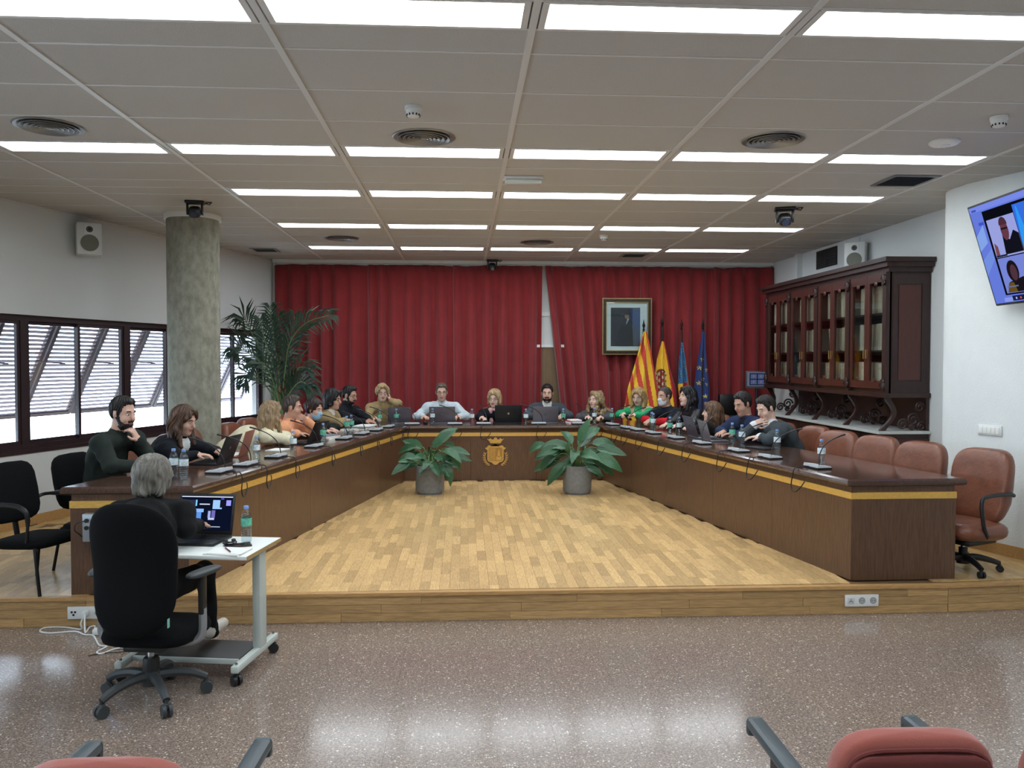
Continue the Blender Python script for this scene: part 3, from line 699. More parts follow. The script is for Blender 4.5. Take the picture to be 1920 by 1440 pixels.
for sg, (px, py), lab in MIC:
    p = snap(sg, px, py, EDGE); t = np.dot(p-INNER[sg], SEGD[sg])/np.linalg.norm(INNER[sg+1]-INNER[sg])
    e = empty('gooseneck_microphone', (p[0], p[1], TZ+.0008), rz_of(SEGN[sg])); tag(e, 'gooseneck conference microphone '+lab, 'microphone', 'gooseneck microphones along the council table')
    inst('foot', ub, e); inst('console', tb, e); inst('buttons', kb, e); inst('gooseneck', gk, e, (.055, -.02, .03), {428: .6, 1267: .75, 776: .9, 854: 1.2, 1007: 1.35, 906: .25, 1320: .5, 1475: -.35}.get(px, 0)); inst('cable', cb_, e)
def laptop(x, y, z, rz, lab, lid=(120, 118, 128), base=(110, 110, 116), w=.345, d=.235, ang=100, emblem=True, screen=None):
    e = empty('laptop', (x, y, z), rz); tag(e, lab, 'laptop'); mt = M('laptop shell %d %d %d' % lid, lid, .35, .5); mb2 = M('laptop base %d %d %d' % base, base, .4, .3)
    MB().bevbox((0, 0, .009), (w, d, .018), .006).build('base', mb2, e)
    m = MB()
    for r in range(5):
        for c in range(13): m.cbox((-w*.42+w*.84*c/12, -d*.36+r*.021+.012, .0195), (.017, .016, .003))
    o = m.build('keys', BLACKP, e, False); o['kind'] = 'stuff'
    MB().cbox((0, d*.3, .0185), (.10, .06, .001)).build('touchpad', mb2, e, False)
    R = rotx(math.radians(ang-90)); hy = -d/2+.004
    lidR = R
    def L3(p): return lidR @ np.array(p)+np.array([0, hy, .018])
    ld = MB().bevbox(L3((0, 0, d/2)), (w, .007, d), .003, lidR).build('lid', mt, e)
    MB().bevbox(L3((0, .0042, d/2)), (w-.012, .002, d-.014), .001, lidR).build('bezel', BLACKP, e)
    if screen is None:
        MB().bevbox(L3((0, .0056, d/2+.004)), (w-.03, .001, d-.04), .0004, lidR).build('screen', emission_mat('laptop screen glow', (150, 160, 190), .25), e)
    else: screen(e, L3, lidR, w, d)
    if emblem:
        MB().cyl(L3((0, -.0036, d*.53)), L3((0, -.0046, d*.53)), .014, n=18).build('emblem', M('laptop emblem', (150, 152, 158), .2, .8), e)
    return e
rzL, rzB, rzR = rz_of(SEGN[0]), 0.0, rz_of(SEGN[2])
p = atz(400, 858, TZ); laptop(-2.13, 6.97, TZ, rzL+.10, 'black laptop open before the woman in the black puffer jacket', (30, 30, 34), (34, 34, 38), ang=112)
laptop(-1.68, 8.62, TZ, rzL-.05, 'black laptop open before the masked woman on the left wing', (26, 27, 30), (28, 28, 32), ang=115, emblem=False)
laptop(-.90, 11.30, TZ, .12, 'small grey laptop before the blonde woman in the mustard turtleneck', (96, 92, 100), w=.31, d=.215)
q = aty(829, 796, 11.1); laptop(q[0], 11.27, TZ, 0, 'grey laptop before the man in the pale blue shirt', (104, 98, 106), w=.355, d=.225)
q = aty(953, 796, 11.1); laptop(q[0], 11.2, TZ, 0, 'black laptop with a round emblem before the woman with the pink scarf', (34, 36, 40), (30, 30, 34), w=.37, d=.245, ang=98)
q = aty(1023, 796, 11.1); laptop(q[0], 11.22, TZ, 0, 'silver laptop before the man in the grey suit', (112, 108, 116), w=.35, d=.225)
q = atz(1325, 822, TZ); laptop(2.69, 9.0, TZ, rzR-.12, 'grey laptop open at the long-haired woman on the right wing', (104, 100, 112), ang=108)
laptop(2.71, 8.62, TZ, rzR-.15, 'small silver laptop before the man in the blue blazer', (140, 136, 142), w=.30, d=.20, ang=105)
# brown document folder standing open
e = empty('folder', (-2.12, 7.50, TZ), rzL+.2); tag(e, 'tan brown document case standing open on the left wing', 'folder'); TAN = M('tan leather case', (150, 92, 74), .55, bump=.1)
MB().bevbox((0, 0, .006), (.30, .22, .010), .004).build('back_cover', TAN, e); MB().bevbox((0, -.11-.035, .115), (.30, .008, .24), .003, rotx(.30)).build('front_cover', TAN, e); MB().bevbox((0, .01, .014), (.27, .19, .006), .001).build('paper_block', PAPER, e)
def paper_stack(x, y, rz, n, lab, w=.21, d=.297, nm='paper_stack', tints=((232, 232, 228), (214, 206, 190), (236, 236, 232), (120, 120, 128))):
    e = empty(nm, (x, y, TZ), rz); tag(e, lab, 'papers'); z = 0; r = random.Random(int(x*100))
    for i in range(n):
        t = r.uniform(.006, .016); c = tints[i % len(tints)]
        MB().cbox((r.uniform(-.012, .012), r.uniform(-.012, .012), z+t/2), (w, d, t), rotz(r.uniform(-.08, .08))).build('bundle', M('paper %d %d %d' % c, c, .8), e, False); z += t
    return e
q = atz(628, 822, TZ); paper_stack(-1.52, 9.05, rzL+1.4, 4, 'stack of white papers before the masked woman')
paper_stack(-1.27, 10.38, rzL+1.5, 5, 'thick stack of white documents before the man in black with glasses')
paper_stack(-1.45, 10.07, rzL+1.5, 2, 'open notebook before the woman in mustard with black hair')
paper_stack(1.53, 11.25, .1, 3, 'red edged booklets beside the man in the grey suit', .16, .22, 'booklets', ((236, 232, 228), (190, 60, 56), (236, 232, 228)))
paper_stack(-1.80, 7.95, rzL, 1, 'single sheet beside the empty chair on the left wing', .21, .15)
e = empty('computer_mouse', (-.53, 11.17, TZ), .3); tag(e, 'black computer mouse by the hand of the man in pale blue', 'mouse'); MB().sup((0, 0, .016), (.06, .105, .034), 2.6).build('shell', BLACKP, e); MB().cyl((-.006, .03, .032), (.006, .03, .032), .006, n=10).build('wheel', DGREY, e)
p = atz(1452, 843, TZ); e = empty('tablet_case', (2.93, 7.82, TZ), rzR+.2); tag(e, 'closed black tablet case before the man in the grey jumper', 'tablet'); MB().bevbox((0, 0, .008), (.27, .20, .014), .005).build('cover', M('black case', (24, 26, 30), .55), e); MB().bevbox((.1, 0, .0165), (.02, .203, .003), .001).build('strap', BLACKP, e)
# amplifier unit clamped to the left table end
e = empty('audio_unit', (-2.40, 5.682, PZ+.475)); tag(e, 'grey rack audio unit with blue display on the left table end', 'audio unit')
MB().bevbox((0, -.03, 0), (.36, .06, .19), .006).build('case', ALUGREY, e); MB().cbox((.02, -.0615, .045), (.24, .004, .065)).build('grille', DGREY, e, False)
MB().cbox((.02, -.062, -.035), (.13, .004, .05)).build('display', emission_mat('blue display', (96, 160, 235), 1.2), e, False)
for z in (.05, .0): MB().cyl((-.15, -.06, z), (-.15, -.068, z), .014, n=14).build('jack', BLACKP, e)
MB().tube(smooth_path([(-.15, -.065, .05), (-.20, -.09, .04), (-.22, -.08, -.01), (-.21, -.03, -.05), (-.18, -.02, -.09)]), .004).build('cable', BLACKP, e)

# ================================================================== chairs
def caster(e, p, r=.028, mt=BLACKP, z0=0.0):
    c = MB().cyl((p[0], p[1], r*1.2), (p[0], p[1], r*2.6), .009, n=8).build('caster', mt, e)
    x = V(-p[1], p[0], 0); x = nrm(x) if np.linalg.norm(x) > 0 else V(1, 0, 0)
    for s in (-1, 1): MB().cyl(V(p[0], p[1], r)+x*s*.006, V(p[0], p[1], r)+x*s*.024, r, r*.93, n=16).build('wheel', mt, c)
    MB().bevbox((p[0], p[1], r*1.75), (.03, .03, r*.7), .006).build('hood', mt, c)
def star_base(e, R=.29, mt=BLACKP, zc=.30, rot=0.2, hub=.09, rc=.028, colmat=CHROME):
    for i in range(5):
        a = rot+i*2*pi/5; d = V(math.cos(a), math.sin(a), 0)
        m = MB(); pth = [d*.03+V(0, 0, hub+.018), d*(R*.4)+V(0, 0, hub+.022), d*(R*.75)+V(0, 0, hub+.004), d*R+V(0, 0, rc*2.55)]
        m.tube(smooth_path(pth, 3), [.030-.0012*k for k in range(10)], 8); m.build('leg', mt, e); caster(e, d*R, rc, mt)
    MB().lathe([(.05, hub-.03), (.05, hub+.04), (.034, hub+.05), (.034, zc-.08)], 16).build('hub', mt, e)
    MB().cyl((0, 0, zc-.08), (0, 0, zc+.02), .018, n=14).build('column', colmat, e)
def leather_chair():
    e = empty('conference_chair'); tag(e, 'x', 'chair', 'brown leather conference chairs')
    # back: a plump curved pad, wider at shoulder height, creased
    def pad(u, v):  # v 0 bottom..1 top ; u around
        return None
    m = MB(); nu, nv = 28, 16; pts = []; 
    for i in range(nv+1):
        th = -pi/2+pi*i/nv
        for j in range(nu):
            a = 2*pi*j/nu
            def pw(x, p): return math.copysign(abs(x)**(2/p), x)
            x = .265*pw(math.cos(th), 4.2)*pw(math.cos(a), 4.2); y = .088*pw(math.cos(th), 3.4)*pw(math.sin(a), 2.6); z = .30*pw(math.sin(th), 3.8)
            y += .05*(x/.255)**2                                    # wraps round the sitter
            if y > .0: y -= .012*math.exp(-((z+.12)/.05)**2)+.008*math.exp(-(x/.02)**2)*(1 if z < 0 else .2)
            y -= .02*math.cos((z+.0)*5)
            x *= 1-.05*max(0, -z/.3)
            if abs(x) > .23: y += .006*math.sin(z*70)
            pts.append((x, y-.235-(z)*.20, z+.685))
    m.add(pts, [(i*nu+j, i*nu+(j+1) % nu, (i+1)*nu+(j+1) % nu, (i+1)*nu+j) for i in range(nv) for j in range(nu)])
    b = m.build('backrest', LEATHER, e, ang=70)
    MB().sup((0, .0, .346), (.53, .54, .18), 4.6, rotx(.06), 28, 12, 2.8).build('seat', LEATHER, e, ang=70)
    MB().bevbox((0, 0, .262), (.36, .34, .05), .02).build('seat_pan', BLACKP, e)
    for s in (-1, 1):
        m = MB(); m.tube(smooth_path([(s*.262, -.24, .63), (s*.274, -.16, .648), (s*.274, .10, .645), (s*.274, .16, .60), (s*.270, .13, .42), (s*.25, .06, .32), (s*.15, .0, .29)]), .016, 8); m.build('armrest', BLACKP, e)
    star_base(e, .27, BLACKP, .27)
    e.scale = (.91, .96, .94)
    return e
CH = leather_chair(); CHused = [False]
def put_chair(x, y, fwd, lab, z=PZ):
    e = CH if not CHused[0] else copy_tree(CH); CHused[0] = True
    return place(e, (x, y, z), rz_of(fwd), lab)
INR = [-SEGN[0], -SEGN[1], -SEGN[2]]
def outer_pt(sg, Y, d):
    a = ring([OUT[i]+d for i in range(3)]); p = a[sg]; q = a[sg+1]; t = (Y-p[1])/(q[1]-p[1]); return p+(q-p)*t
for Y, lab, dy in ((5.98, 'brown leather swivel chair standing free at the right end of the table', .08), (6.53, 'brown leather chair, second from the right end, empty', .0), (7.08, 'brown leather chair, third from the right end, empty', 0), (7.63, 'brown leather chair just beside the man in the grey jumper, empty', 0)):
    p = outer_pt(2, Y, .17+dy); put_chair(p[0], p[1], nrm((-.92, -.38)), lab)
p = outer_pt(0, 7.73, .20); put_chair(p[0], p[1], INR[0], 'empty brown leather chair beside the concrete pillar on the left wing')
def visitor_chair():
    e = empty('visitor_chair'); tag(e, 'x', 'chair', 'black visitor chairs')
    MB().sup((0, -.25, .70), (.47, .07, .46), 6, rotx(.20), 28, 10, 4).build('backrest', BLACKF, e, ang=60)
    MB().sup((0, .0, .352), (.48, .48, .10), 5, rotx(.05), 28, 10, 3).build('seat', BLACKF, e, ang=60)
    STEEL = M('black steel tube', (16, 16, 18), .35, .3)
    for s in (-1, 1):
        for y0, y1 in ((.17, .24), (-.20, -.27)):
            MB().tube(smooth_path([(s*.15, y0*.6, .33), (s*.21, y0, .33), (s*.225, y0+(y1-y0)*.2, .31), (s*.245, y1, .0)]), .0125, 8).build('leg', STEEL, e)
        MB().tube(smooth_path([(s*.22, -.235, .62), (s*.275, -.20, .645), (s*.285, .0, .655), (s*.285, .12, .64), (s*.275, .17, .58), (s*.25, .14, .42), (s*.20, .08, .36)]), [.014]*6+[.018]*12+[.012]*7, 8).build('armrest', BLACKP, e)
    for y in (.11, -.13): MB().cyl((-.16, y, .33), (.16, y, .33), .012, n=8).build('crossbar', STEEL, e)
    MB().cyl((0, -.20, .36), (0, -.235, .55), .02, n=8).build('back_strut', STEEL, e)
    return e
vc = visitor_chair(); vc.scale = (.93, .93, .95); place(vc, (-3.03, 5.95, PZ), rz_of(nrm((.95, -.3))), 'empty black fabric visitor chair at the left end of the table')
# office chair of the note taker
OC = (-1.665, 4.385)
oc = empty('office_chair', (*OC, 0), -.12); tag(oc, 'black high-backed office swivel chair in front of the platform', 'chair')
m = MB(); nu, nv = 32, 20; pts = []
def pw(x, p): return math.copysign(abs(x)**(2/p), x)
for i in range(nv+1):
    th = -pi/2+pi*i/nv; z = .345*pw(math.sin(th), 2.9); hw = .232*(1-.06*math.cos((z+.05)*9))
    for j in range(nu):
        a = 2*pi*j/nu; x = hw*pw(math.cos(th), 2.5)*pw(math.cos(a), 3); y = .055*pw(math.cos(th), 2.5)*pw(math.sin(a), 2.4)+.10*(x/.23)**2*.5+.03*math.cos(z*6)
        pts.append((x, y-.22-.06*z, z+.75))
m.add(pts, [(i*nu+j, i*nu+(j+1) % nu, (i+1)*nu+(j+1) % nu, (i+1)*nu+j) for i in range(nv) for j in range(nu)])
b = m.build('backrest', BLACKF, oc, ang=70); MB().cbox((.215, -.235, .49), (.003, .02, .045)).build('fabric_tag', M('green tag', (120, 180, 165), .6), b, False)
MB().sup((0, .075, .352), (.50, .42, .11), 4, None, 28, 10, 3).build('seat', BLACKF, oc, ang=60); MB().bevbox((0, .03, .300), (.22, .24, .04), .015).build('mechanism', BLACKP, oc)
MB().bevbox((.14, .08, .30), (.16, .02, .012), .005, rotz(.4)).build('lever', BLACKP, oc)
for s in (-1, 1):
    MB().sup((s*.285, .02, .685), (.085, .25, .035), 2.8, rotz(-s*.25)).build('arm_pad', DGREY, oc, ang=60)
    m = MB(); m.bevbox((s*.275, .02, .57), (.03, .055, .22), .008); m.build('arm_post', BLACKP, oc)
    m = MB(); m.tube(smooth_path([(s*.275, .02, .49), (s*.275, .01, .36), (s*.22, 0, .315), (s*.12, 0, .31)]), .022, 8); m.build('arm_bracket', ALUGREY, oc)
star_base(oc, .275, DGREY, .30, .42, .115, .034); MB().lathe([(.042, .15), (.042, .22), (.036, .23)], 16).build('shroud', BLACKP, oc)
# audience chairs, seen from behind at the bottom of the picture
REDF = M('brick red chair fabric', (150, 78, 66), .9, bump=.15, bscale=250, sheen=.3); REDB = M('brick red back panel', (104, 46, 42), .9, bump=.15, bscale=250)
GREYP = M('blue grey armrest', (62, 72, 76), .42)
def audience_chair(arms=(-1, 1)):
    e = empty('audience_chair'); tag(e, 'x', 'chair', 'red audience chairs')
    bk_ = MB().sup((0, -.20, .635), (.43, .085, .43), 5, rotx(.16), 36, 14, 4).build('backrest', REDF, e, ang=80)
    MB().sup((0, -.242, .615), (.385, .03, .385), 6, rotx(.16), 30, 8, 6).build('back_panel', REDB, bk_, ang=80)
    ring_ = []
    for k in range(40):
        t = 2*pi*k/40; x = .193*pw(math.cos(t), 5); z = .193*pw(math.sin(t), 5); q = rotx(.16) @ V(x, -.032, z); ring_.append(q+V(0, -.207, .628))
    MB().tube(ring_, .006, 6, True).build('piping', REDB, bk_)
    MB().sup((0, .06, .43), (.46, .48, .10), 4.5, None, 28, 10, 3).build('seat', REDF, e, ang=60)
    for s in arms:
        a = MB().bevbox((s*.25, .06, .655), (.058, .40, .036), .015, rotx(-.02)).build('armrest', GREYP, e)
        MB().bevbox((s*.25, .255, .640), (.056, .03, .06), .014).build('tip', GREYP, a)
        m = MB(); m.bevbox((s*.25, .02, .55), (.03, .12, .20), .008); m.build('arm_panel', BLACKP, e)
        m = MB(); m.tube([(s*.25, .02, .46), (s*.25, .02, .03)], .022, 8); m.build('leg', BLACKP, e); MB().bevbox((s*.25, .02, .016), (.05, .44, .032), .012).build('foot', BLACKP, e)
    MB().bevbox((0, .02, .36), (.47, .05, .04), .01).build('beam', BLACKP, e)
    return e
ac = audience_chair()
for k, (x, y, a, lab) in enumerate(((1.165, 2.24, -.03, 'red upholstered audience chair at the bottom right, whole back visible'), (atz(200, 1418, .85)[0], 2.20, -.02, 'red upholstered audience chair at the bottom left'), (1.165+.515, 2.225, -.03, 'red upholstered audience chair cut off by the right edge'))):
    place(ac if k == 0 else copy_tree(ac) if k == 1 else audience_chair((1,)), (x, y, 0), a, lab)

# ================================================================== cart of the note taker
CT = V(-1.56, 4.86, 0)
cart = empty('laptop_cart', CT, -.16); tag(cart, 'white rolling laptop table with grey legs on casters', 'table')
CW, CDp, CZ = .80, .50, .72
CARTW = M('cart white laminate', (222, 226, 222), .4); CARTG = M('cart pale grey steel', (188, 196, 190), .4); CHIP = M('chipboard edge', (170, 140, 90), .6)
MB().bevbox((0, 0, CZ-.012), (CW, CDp, .022), .004).build('table_top', CARTW, cart); MB().cbox((CW/2+.001, 0, CZ-.012), (.003, CDp-.006, .02)).build('edge_band', CHIP, cart, False)
for s in (-1, 1):
    MB().bevbox((s*(CW/2-.06), .06, .40), (.05, .10, .58), .01).build('leg', CARTG, cart); MB().bevbox((s*(CW/2-.06), .06, .685), (.05, .42, .03), .006).build('arm', CARTG, cart)
    MB().bevbox((s*(CW/2-.06), .0, .095), (.045, .58, .04), .008).build('foot', CARTG, cart)
    for y in (-.26, .26): caster(cart, (s*(CW/2-.06), y, 0), .03); MB().cyl((s*(CW/2-.06), y, .11), (s*(CW/2-.06), y, .125), .008, n=8).build('bolt', CHROME, cart)
MB().bevbox((0, -.02, .105), (CW-.17, .30, .018), .004).build('footplate', BLACKP, cart); MB().bevbox((0, -.175, .10), (CW-.17, .012, .03), .003).build('footplate_rim', CARTG, cart)
def on_cart(lx, ly): r = rotz(-.16) @ V(lx, ly, 0); return CT+r+V(0, 0, CZ-.001)
def conf_screen(e, L3, R, w, d):
    def q(x0, x1, z0, z1, y, name, mt):
        W2, H2 = w-.03, d-.04; c = L3((-(x0+x1-1)*W2/2, .0056+y, d/2+.004+((z0+z1)-1)*H2/2)); return MB().cbox(c, ((x1-x0)*W2, .0008, (z1-z0)*H2), R).build(name, mt, e, False)
    s = q(0, 1, 0, 1, 0, 'screen', emission_mat('screen navy', (10, 16, 36), 1.0))
    for r_, c_, y in (((0, 1, .96, .985), (220, 226, 240), .0008), ((.77, .83, .90, .94), (84, 80, 200), .0008), ((.05, .27, .68, .88), (40, 46, 70), .0008), ((.28, .31, .70, .88), (120, 190, 225), .001), ((.36, .56, .74, .77), (210, 214, 230), .0008),
                      ((.62, .80, .62, .88), (150, 190, 240), .0008), ((.76, .86, .66, .88), (18, 18, 34), .0012), ((.88, .97, .72, .88), (150, 150, 235), .0008), ((.20, .45, .52, .62), (130, 175, 240), .0008), ((.24, .41, .32, .52), (90, 140, 215), .0008),
                      ((.54, .59, .36, .56), (150, 165, 225), .0008), ((.61, .68, .36, .58), (110, 100, 170), .0008), ((.55, .67, .30, .36), (180, 190, 230), .0010), ((.26, .40, .09, .115), (200, 205, 220), .0008), ((.62, .80, .09, .115), (170, 178, 200), .0008)):
        o = q(*r_, y, 'video_tile', emission_mat('video %d %d %d' % c_, c_, 1.0))
p = on_cart(-.075, .09); lt = laptop(p[0], p[1], p[2], pi-.16, 'dark laptop showing a video call on the white cart', (40, 44, 46), (44, 48, 50), w=.36, d=.25, ang=104, screen=conf_screen)
p = on_cart(.245, .10); bottle(p[0], p[1], p[2], 'clear water bottle with green label on the white cart', True, 'water bottle on the cart')
p = on_cart(.25, -.16); e = empty('notepad', p, -.25); tag(e, 'white notepad with loose sheets on the white cart', 'papers'); MB().cbox((0, 0, .004), (.21, .17, .008)).build('pad', PAPER, e, False); MB().cbox((.01, .005, .0095), (.20, .16, .002), rotz(.08)).build('sheet', PAPER, e, False)
e = empty('pen', p+V(.0, .0, .0115), .5); tag(e, 'red ballpoint pen lying on the white notepad', 'pen'); MB().cyl((0, -.06, .004), (0, .05, .004), .0038, n=8).build('barrel', M('dark red pen', (110, 50, 56), .4), e); MB().cyl((0, .05, .004), (0, .072, .004), .004, .001, n=8).build('tip', DGREY, e); MB().cbox((0, -.045, .009), (.002, .03, .002)).build('clip', CHROME, e, False)
p = on_cart(.24, -.01); e = empty('phone', p, -1.2); tag(e, 'dark phone in an open brown case on the white cart', 'phone'); MB().bevbox((0, 0, .005), (.075, .155, .008), .003).build('case', M('phone case brown', (70, 48, 40), .5), e); MB().bevbox((0, 0, .0105), (.068, .145, .004), .001).build('screen', M('dark phone glass', (16, 17, 20), .08), e)
p = on_cart(.160, .06); e = empty('headset', p, .3); e.scale = (.75, .75, .75); tag(e, 'coiled black headset cable and earphones beside the laptop on the cart', 'headset')
MB().tube(smooth_path([(.05*math.cos(t), .035*math.sin(t), .008+.006*math.sin(3*t)) for t in [k*.7 for k in range(16)]]), .005, 6).build('cable', BLACKP, e)
for s in (-1, 1): MB().sup((s*.03, .05, .014), (.035, .04, .026), 2.4).build('earpiece', BLACKP, e)
# power strip and cables on the floor
e = empty('power_strip', (-2.16, 5.45, 0), -.03); tag(e, 'long white power strip lying on the floor by the riser', 'power strip'); MB().bevbox((0, 0, .022), (.56, .055, .042), .008).build('body', WHITEP, e); MB().bevbox((-.21, 0, .045), (.03, .022, .008), .003).build('switch', M('red switch', (150, 60, 50), .4), e)
for i in range(4): MB().cyl((-.10+i*.1, 0, .0425), (-.10+i*.1, 0, .0445), .019, n=16).build('socket', M('socket well', (176, 178, 176), .5), e)
WCAB = M('white cable', (226, 226, 224), .5)
def fl_path(pp, z=.006): return [(*atz(px, py, z)[:2], z) for px, py in pp]
m = MB(); pth = [(-2.55, 5.57, .10), (-2.56, 5.54, .05)]+fl_path([(152, 1180), (120, 1176), (85, 1177), (75, 1184), (95, 1187), (140, 1184), (158, 1190), (175, 1192)])+fl_path([(186, 1210), (200, 1212), (182, 1222), (190, 1226), (215, 1217), (240, 1215), (262, 1222)])
tag(m.tube(smooth_path(pth), .0055, 6).build('white_cable', WCAB), 'white mains cable looping on the floor left of the office chair', 'cable')
m = MB(); pth = [(-2.545, 5.57, .10), (-2.53, 5.53, .06)]+fl_path([(160, 1186), (168, 1176), (178, 1174)], .012)+[(-2.44, 5.455, .02)]
tag(m.tube(smooth_path(pth), .0055, 6).build('white_cable', WCAB), 'short white lead joining the riser socket to the power strip', 'cable')
m = MB(); pth = fl_path([(165, 1230), (190, 1225), (230, 1222), (245, 1215), (255, 1195), (270, 1180)]); m.tube(smooth_path(pth), .003, 5); tag(m.build('black_cable', BLACKP), 'thin black adapter cable on the floor behind the office chair', 'cable')
p = atz(241, 1216, 0); e = empty('plug_adapter', (p[0], p[1], 0)); tag(e, 'small black plug adapter lying on the floor among the cables', 'adapter'); MB().sup((0, 0, .02), (.055, .045, .04), 4).build('body', BLACKP, e); MB().cyl((.02, 0, .02), (.05, 0, .02), .004, n=6).build('pin', CHROME, e)
# ================================================================== red curtains
REDC = M('red curtain cloth', (132, 28, 32), .85, var=.10, vscale=4, bump=.1, bscale=200, sheen=.25)
YC = 12.350
def curtain(x0t, x1t, x0b, x1b, seed, lab, zt=CEIL-.075, zb=.24, yc=YC, sag=True):
    r = random.Random(seed); wdt = x1t-x0t; n = max(3, int(wdt/.20)); ph = []; acc = 0
    cuts = sorted(r.uniform(.75, 1.25) for _ in range(n)); r.shuffle(cuts); tot = sum(cuts); edges = [0]
    for c in cuts: edges.append(edges[-1]+c/tot)
    amp = [r.uniform(.042, .068) for _ in range(n)]; dr = [r.uniform(-.04, .04) for _ in range(n)]
    tops = [r.choice((0, 0, 0, .0, -.02)) for _ in range(n+1)]
    def fn(u, v):
        x = (x0t+(x1t-x0t)*u)*(1-v)+(x0b+(x1b-x0b)*u)*v; k = 0
        uu = u+(.012*math.sin(9*u+seed)*v)
        while k < n-1 and uu > edges[k+1]: k += 1
        t = (uu-edges[k])/(edges[k+1]-edges[k]); s = math.sin(2*pi*t)
        s = math.copysign(abs(s)**.6, s); a = amp[k]*(.35+.70*min(1, v*3.0))
        y = yc+a*s*-1.0+.008*math.sin(23*u+seed)
        kt = k+t; i0 = int(min(kt, n-1)); dz = tops[i0]*(1-(kt-i0))+tops[i0+1]*(kt-i0)
        return (x+.010*math.cos(2*pi*t)*v, y, zt+dz*(1-v)*1.0-(zt-zb)*v)
    m = MB().grid(fn, n*12, 16); e = m.build('curtain', REDC, None, ang=60); e.location = (0, 0, 0)
    mod = e.modifiers.new('thickness', 'SOLIDIFY'); mod.thickness = .004
    return tag(e, lab, 'curtain', 'red curtains along the back wall')
def cx(px, py=560): return aty(px, py, YC)[0]
curtain(cx(515), cx(690), cx(515), cx(690), 1, 'red pleated curtain at the far left, behind the palm')
curtain(cx(690), cx(850), cx(690), cx(850), 2, 'red pleated curtain behind the short-haired blonde woman and the man in pale blue')
curtain(cx(850), cx(1017), cx(850), cx(1012), 3, 'red pleated curtain behind the woman with the pink scarf')
curtain(cx(1022), cx(1200), cx(1062), cx(1200), 4, 'red pleated curtain with a drawn-back edge, behind the portrait')
curtain(cx(1200), cx(1338), cx(1200), cx(1338), 5, 'red pleated curtain behind the flags')
curtain(cx(1338), cx(1466), cx(1338), cx(1466), 6, 'red pleated curtain at the far right, beside the bookcase')
m = MB().cyl((-2.8, 12.39, CEIL-.062), (4.75, 12.39, CEIL-.062), .012, n=8); tag(m.build('curtain_rail', WHITEP), 'white curtain rail under the ceiling along the back wall', 'curtain rail')
# brown door leaf edge showing in the gap between the curtains
d1 = struct(MB().box((1.02, YB-.03, PZ), (1.62, YB-.001, 2.02)).build('door_1', M('olive brown door', (112, 88, 60), .5, var=.12, vscale=4, stretch=(8, 8, 1)), smooth=False))
MB().box((1.16, YB-.045, PZ), (1.20, YB-.03, 2.02)).build('stile', M('door stile', (96, 74, 50), .5), d1, False); MB().box((1.02, YB-.05, 2.02), (1.62, YB-.001, 2.06)).build('door_head', WHITEP, d1, False)
struct(MB().box((1.0, YB-.02, 2.50), (1.6, YB-.001, 2.56)).build('trim_5', WHITEP, smooth=False))

# ================================================================== framed portrait
YF = 12.235
a = aty(1129, 559, YF); b = aty(1221, 665, YF); FC = V((a[0]+b[0])/2, YF, (a[2]+b[2])/2); FWd, FH = b[0]-a[0], a[2]-b[2]
pf = empty('framed_portrait', FC); tag(pf, 'framed portrait of a man in a dark suit hanging on the red curtain', 'picture')
FRM = M('bronze picture frame', (58, 46, 30), .3, .5, var=.4, vscale=40); FRL = M('gilt lip', (150, 132, 92), .35, .6)
def fbars(x, z, t, y0, y1, name, mt):
    m = MB(); m.box((-x, y0, z-t), (x, y1, z)); m.box((-x, y0, -z), (x, y1, -z+t)); m.box((-x, y0, -z+t), (-x+t, y1, z-t)); m.box((x-t, y0, -z+t), (x, y1, z-t)); return m.build(name, mt, pf, False)
fbars(FWd/2, FH/2, .014, -.03, .02, 'outer_moulding', FRL); fbars(FWd/2-.014, FH/2-.014, .042, -.036, .02, 'moulding', FRM); fbars(FWd/2-.056, FH/2-.056, .010, -.03, .02, 'inner_moulding', FRL)
MB().box((-FWd/2+.06, .0, -FH/2+.06), (FWd/2-.06, .01, FH/2-.06)).build('mat_board', M('pale mat board', (226, 234, 230), .7), pf, False)
pr = MB().box((-.245, -.003, -.30), (.205, -.0005, .285)).build('print', M('portrait dark ground', (44, 48, 58), .5), pf, False)
def flat(poly, y, name, c): MB().plate(poly, (0, y, 0), V(1, 0, 0), V(0, 0, 1), .0008).build(name, M('print %d %d %d' % c, c, .5), pr, False)
flat([(.08, -.30), (.205, -.30), (.205, .285), (.09, .285)], -.0032, 'grey_backdrop', (84, 92, 96))
flat([(-.20, -.30), (.10, -.30), (.085, .02), (.075, .08), (.035, .115), (-.02, .11), (-.06, .07), (-.10, -.02)], -.0044, 'suit', (28, 31, 42))
flat([(-.012, .03), (.012, .06), (.035, .12), (.005, .115)], -.0056, 'shirt', (196, 204, 214)); flat([(.004, .05), (.012, .05), (.016, .105), (.008, .105)], -.0068, 'tie', (60, 80, 120))
flat([(.0+.034*math.cos(t*pi/8), .160+.048*math.sin(t*pi/8)) for t in range(16)], -.0056, 'face', (150, 122, 104))
flat([(.04*math.cos(t*pi/10)*1.0, .178+.048*math.sin(t*pi/10)) for t in range(11)], -.0068, 'hair', (36, 30, 28))
MB().box((-FWd/2+.06, -.015, -FH/2+.06), (FWd/2-.06, -.013, FH/2-.06)).build('glass', glass_mat('picture glass', (240, 244, 244), .05), pf, False)

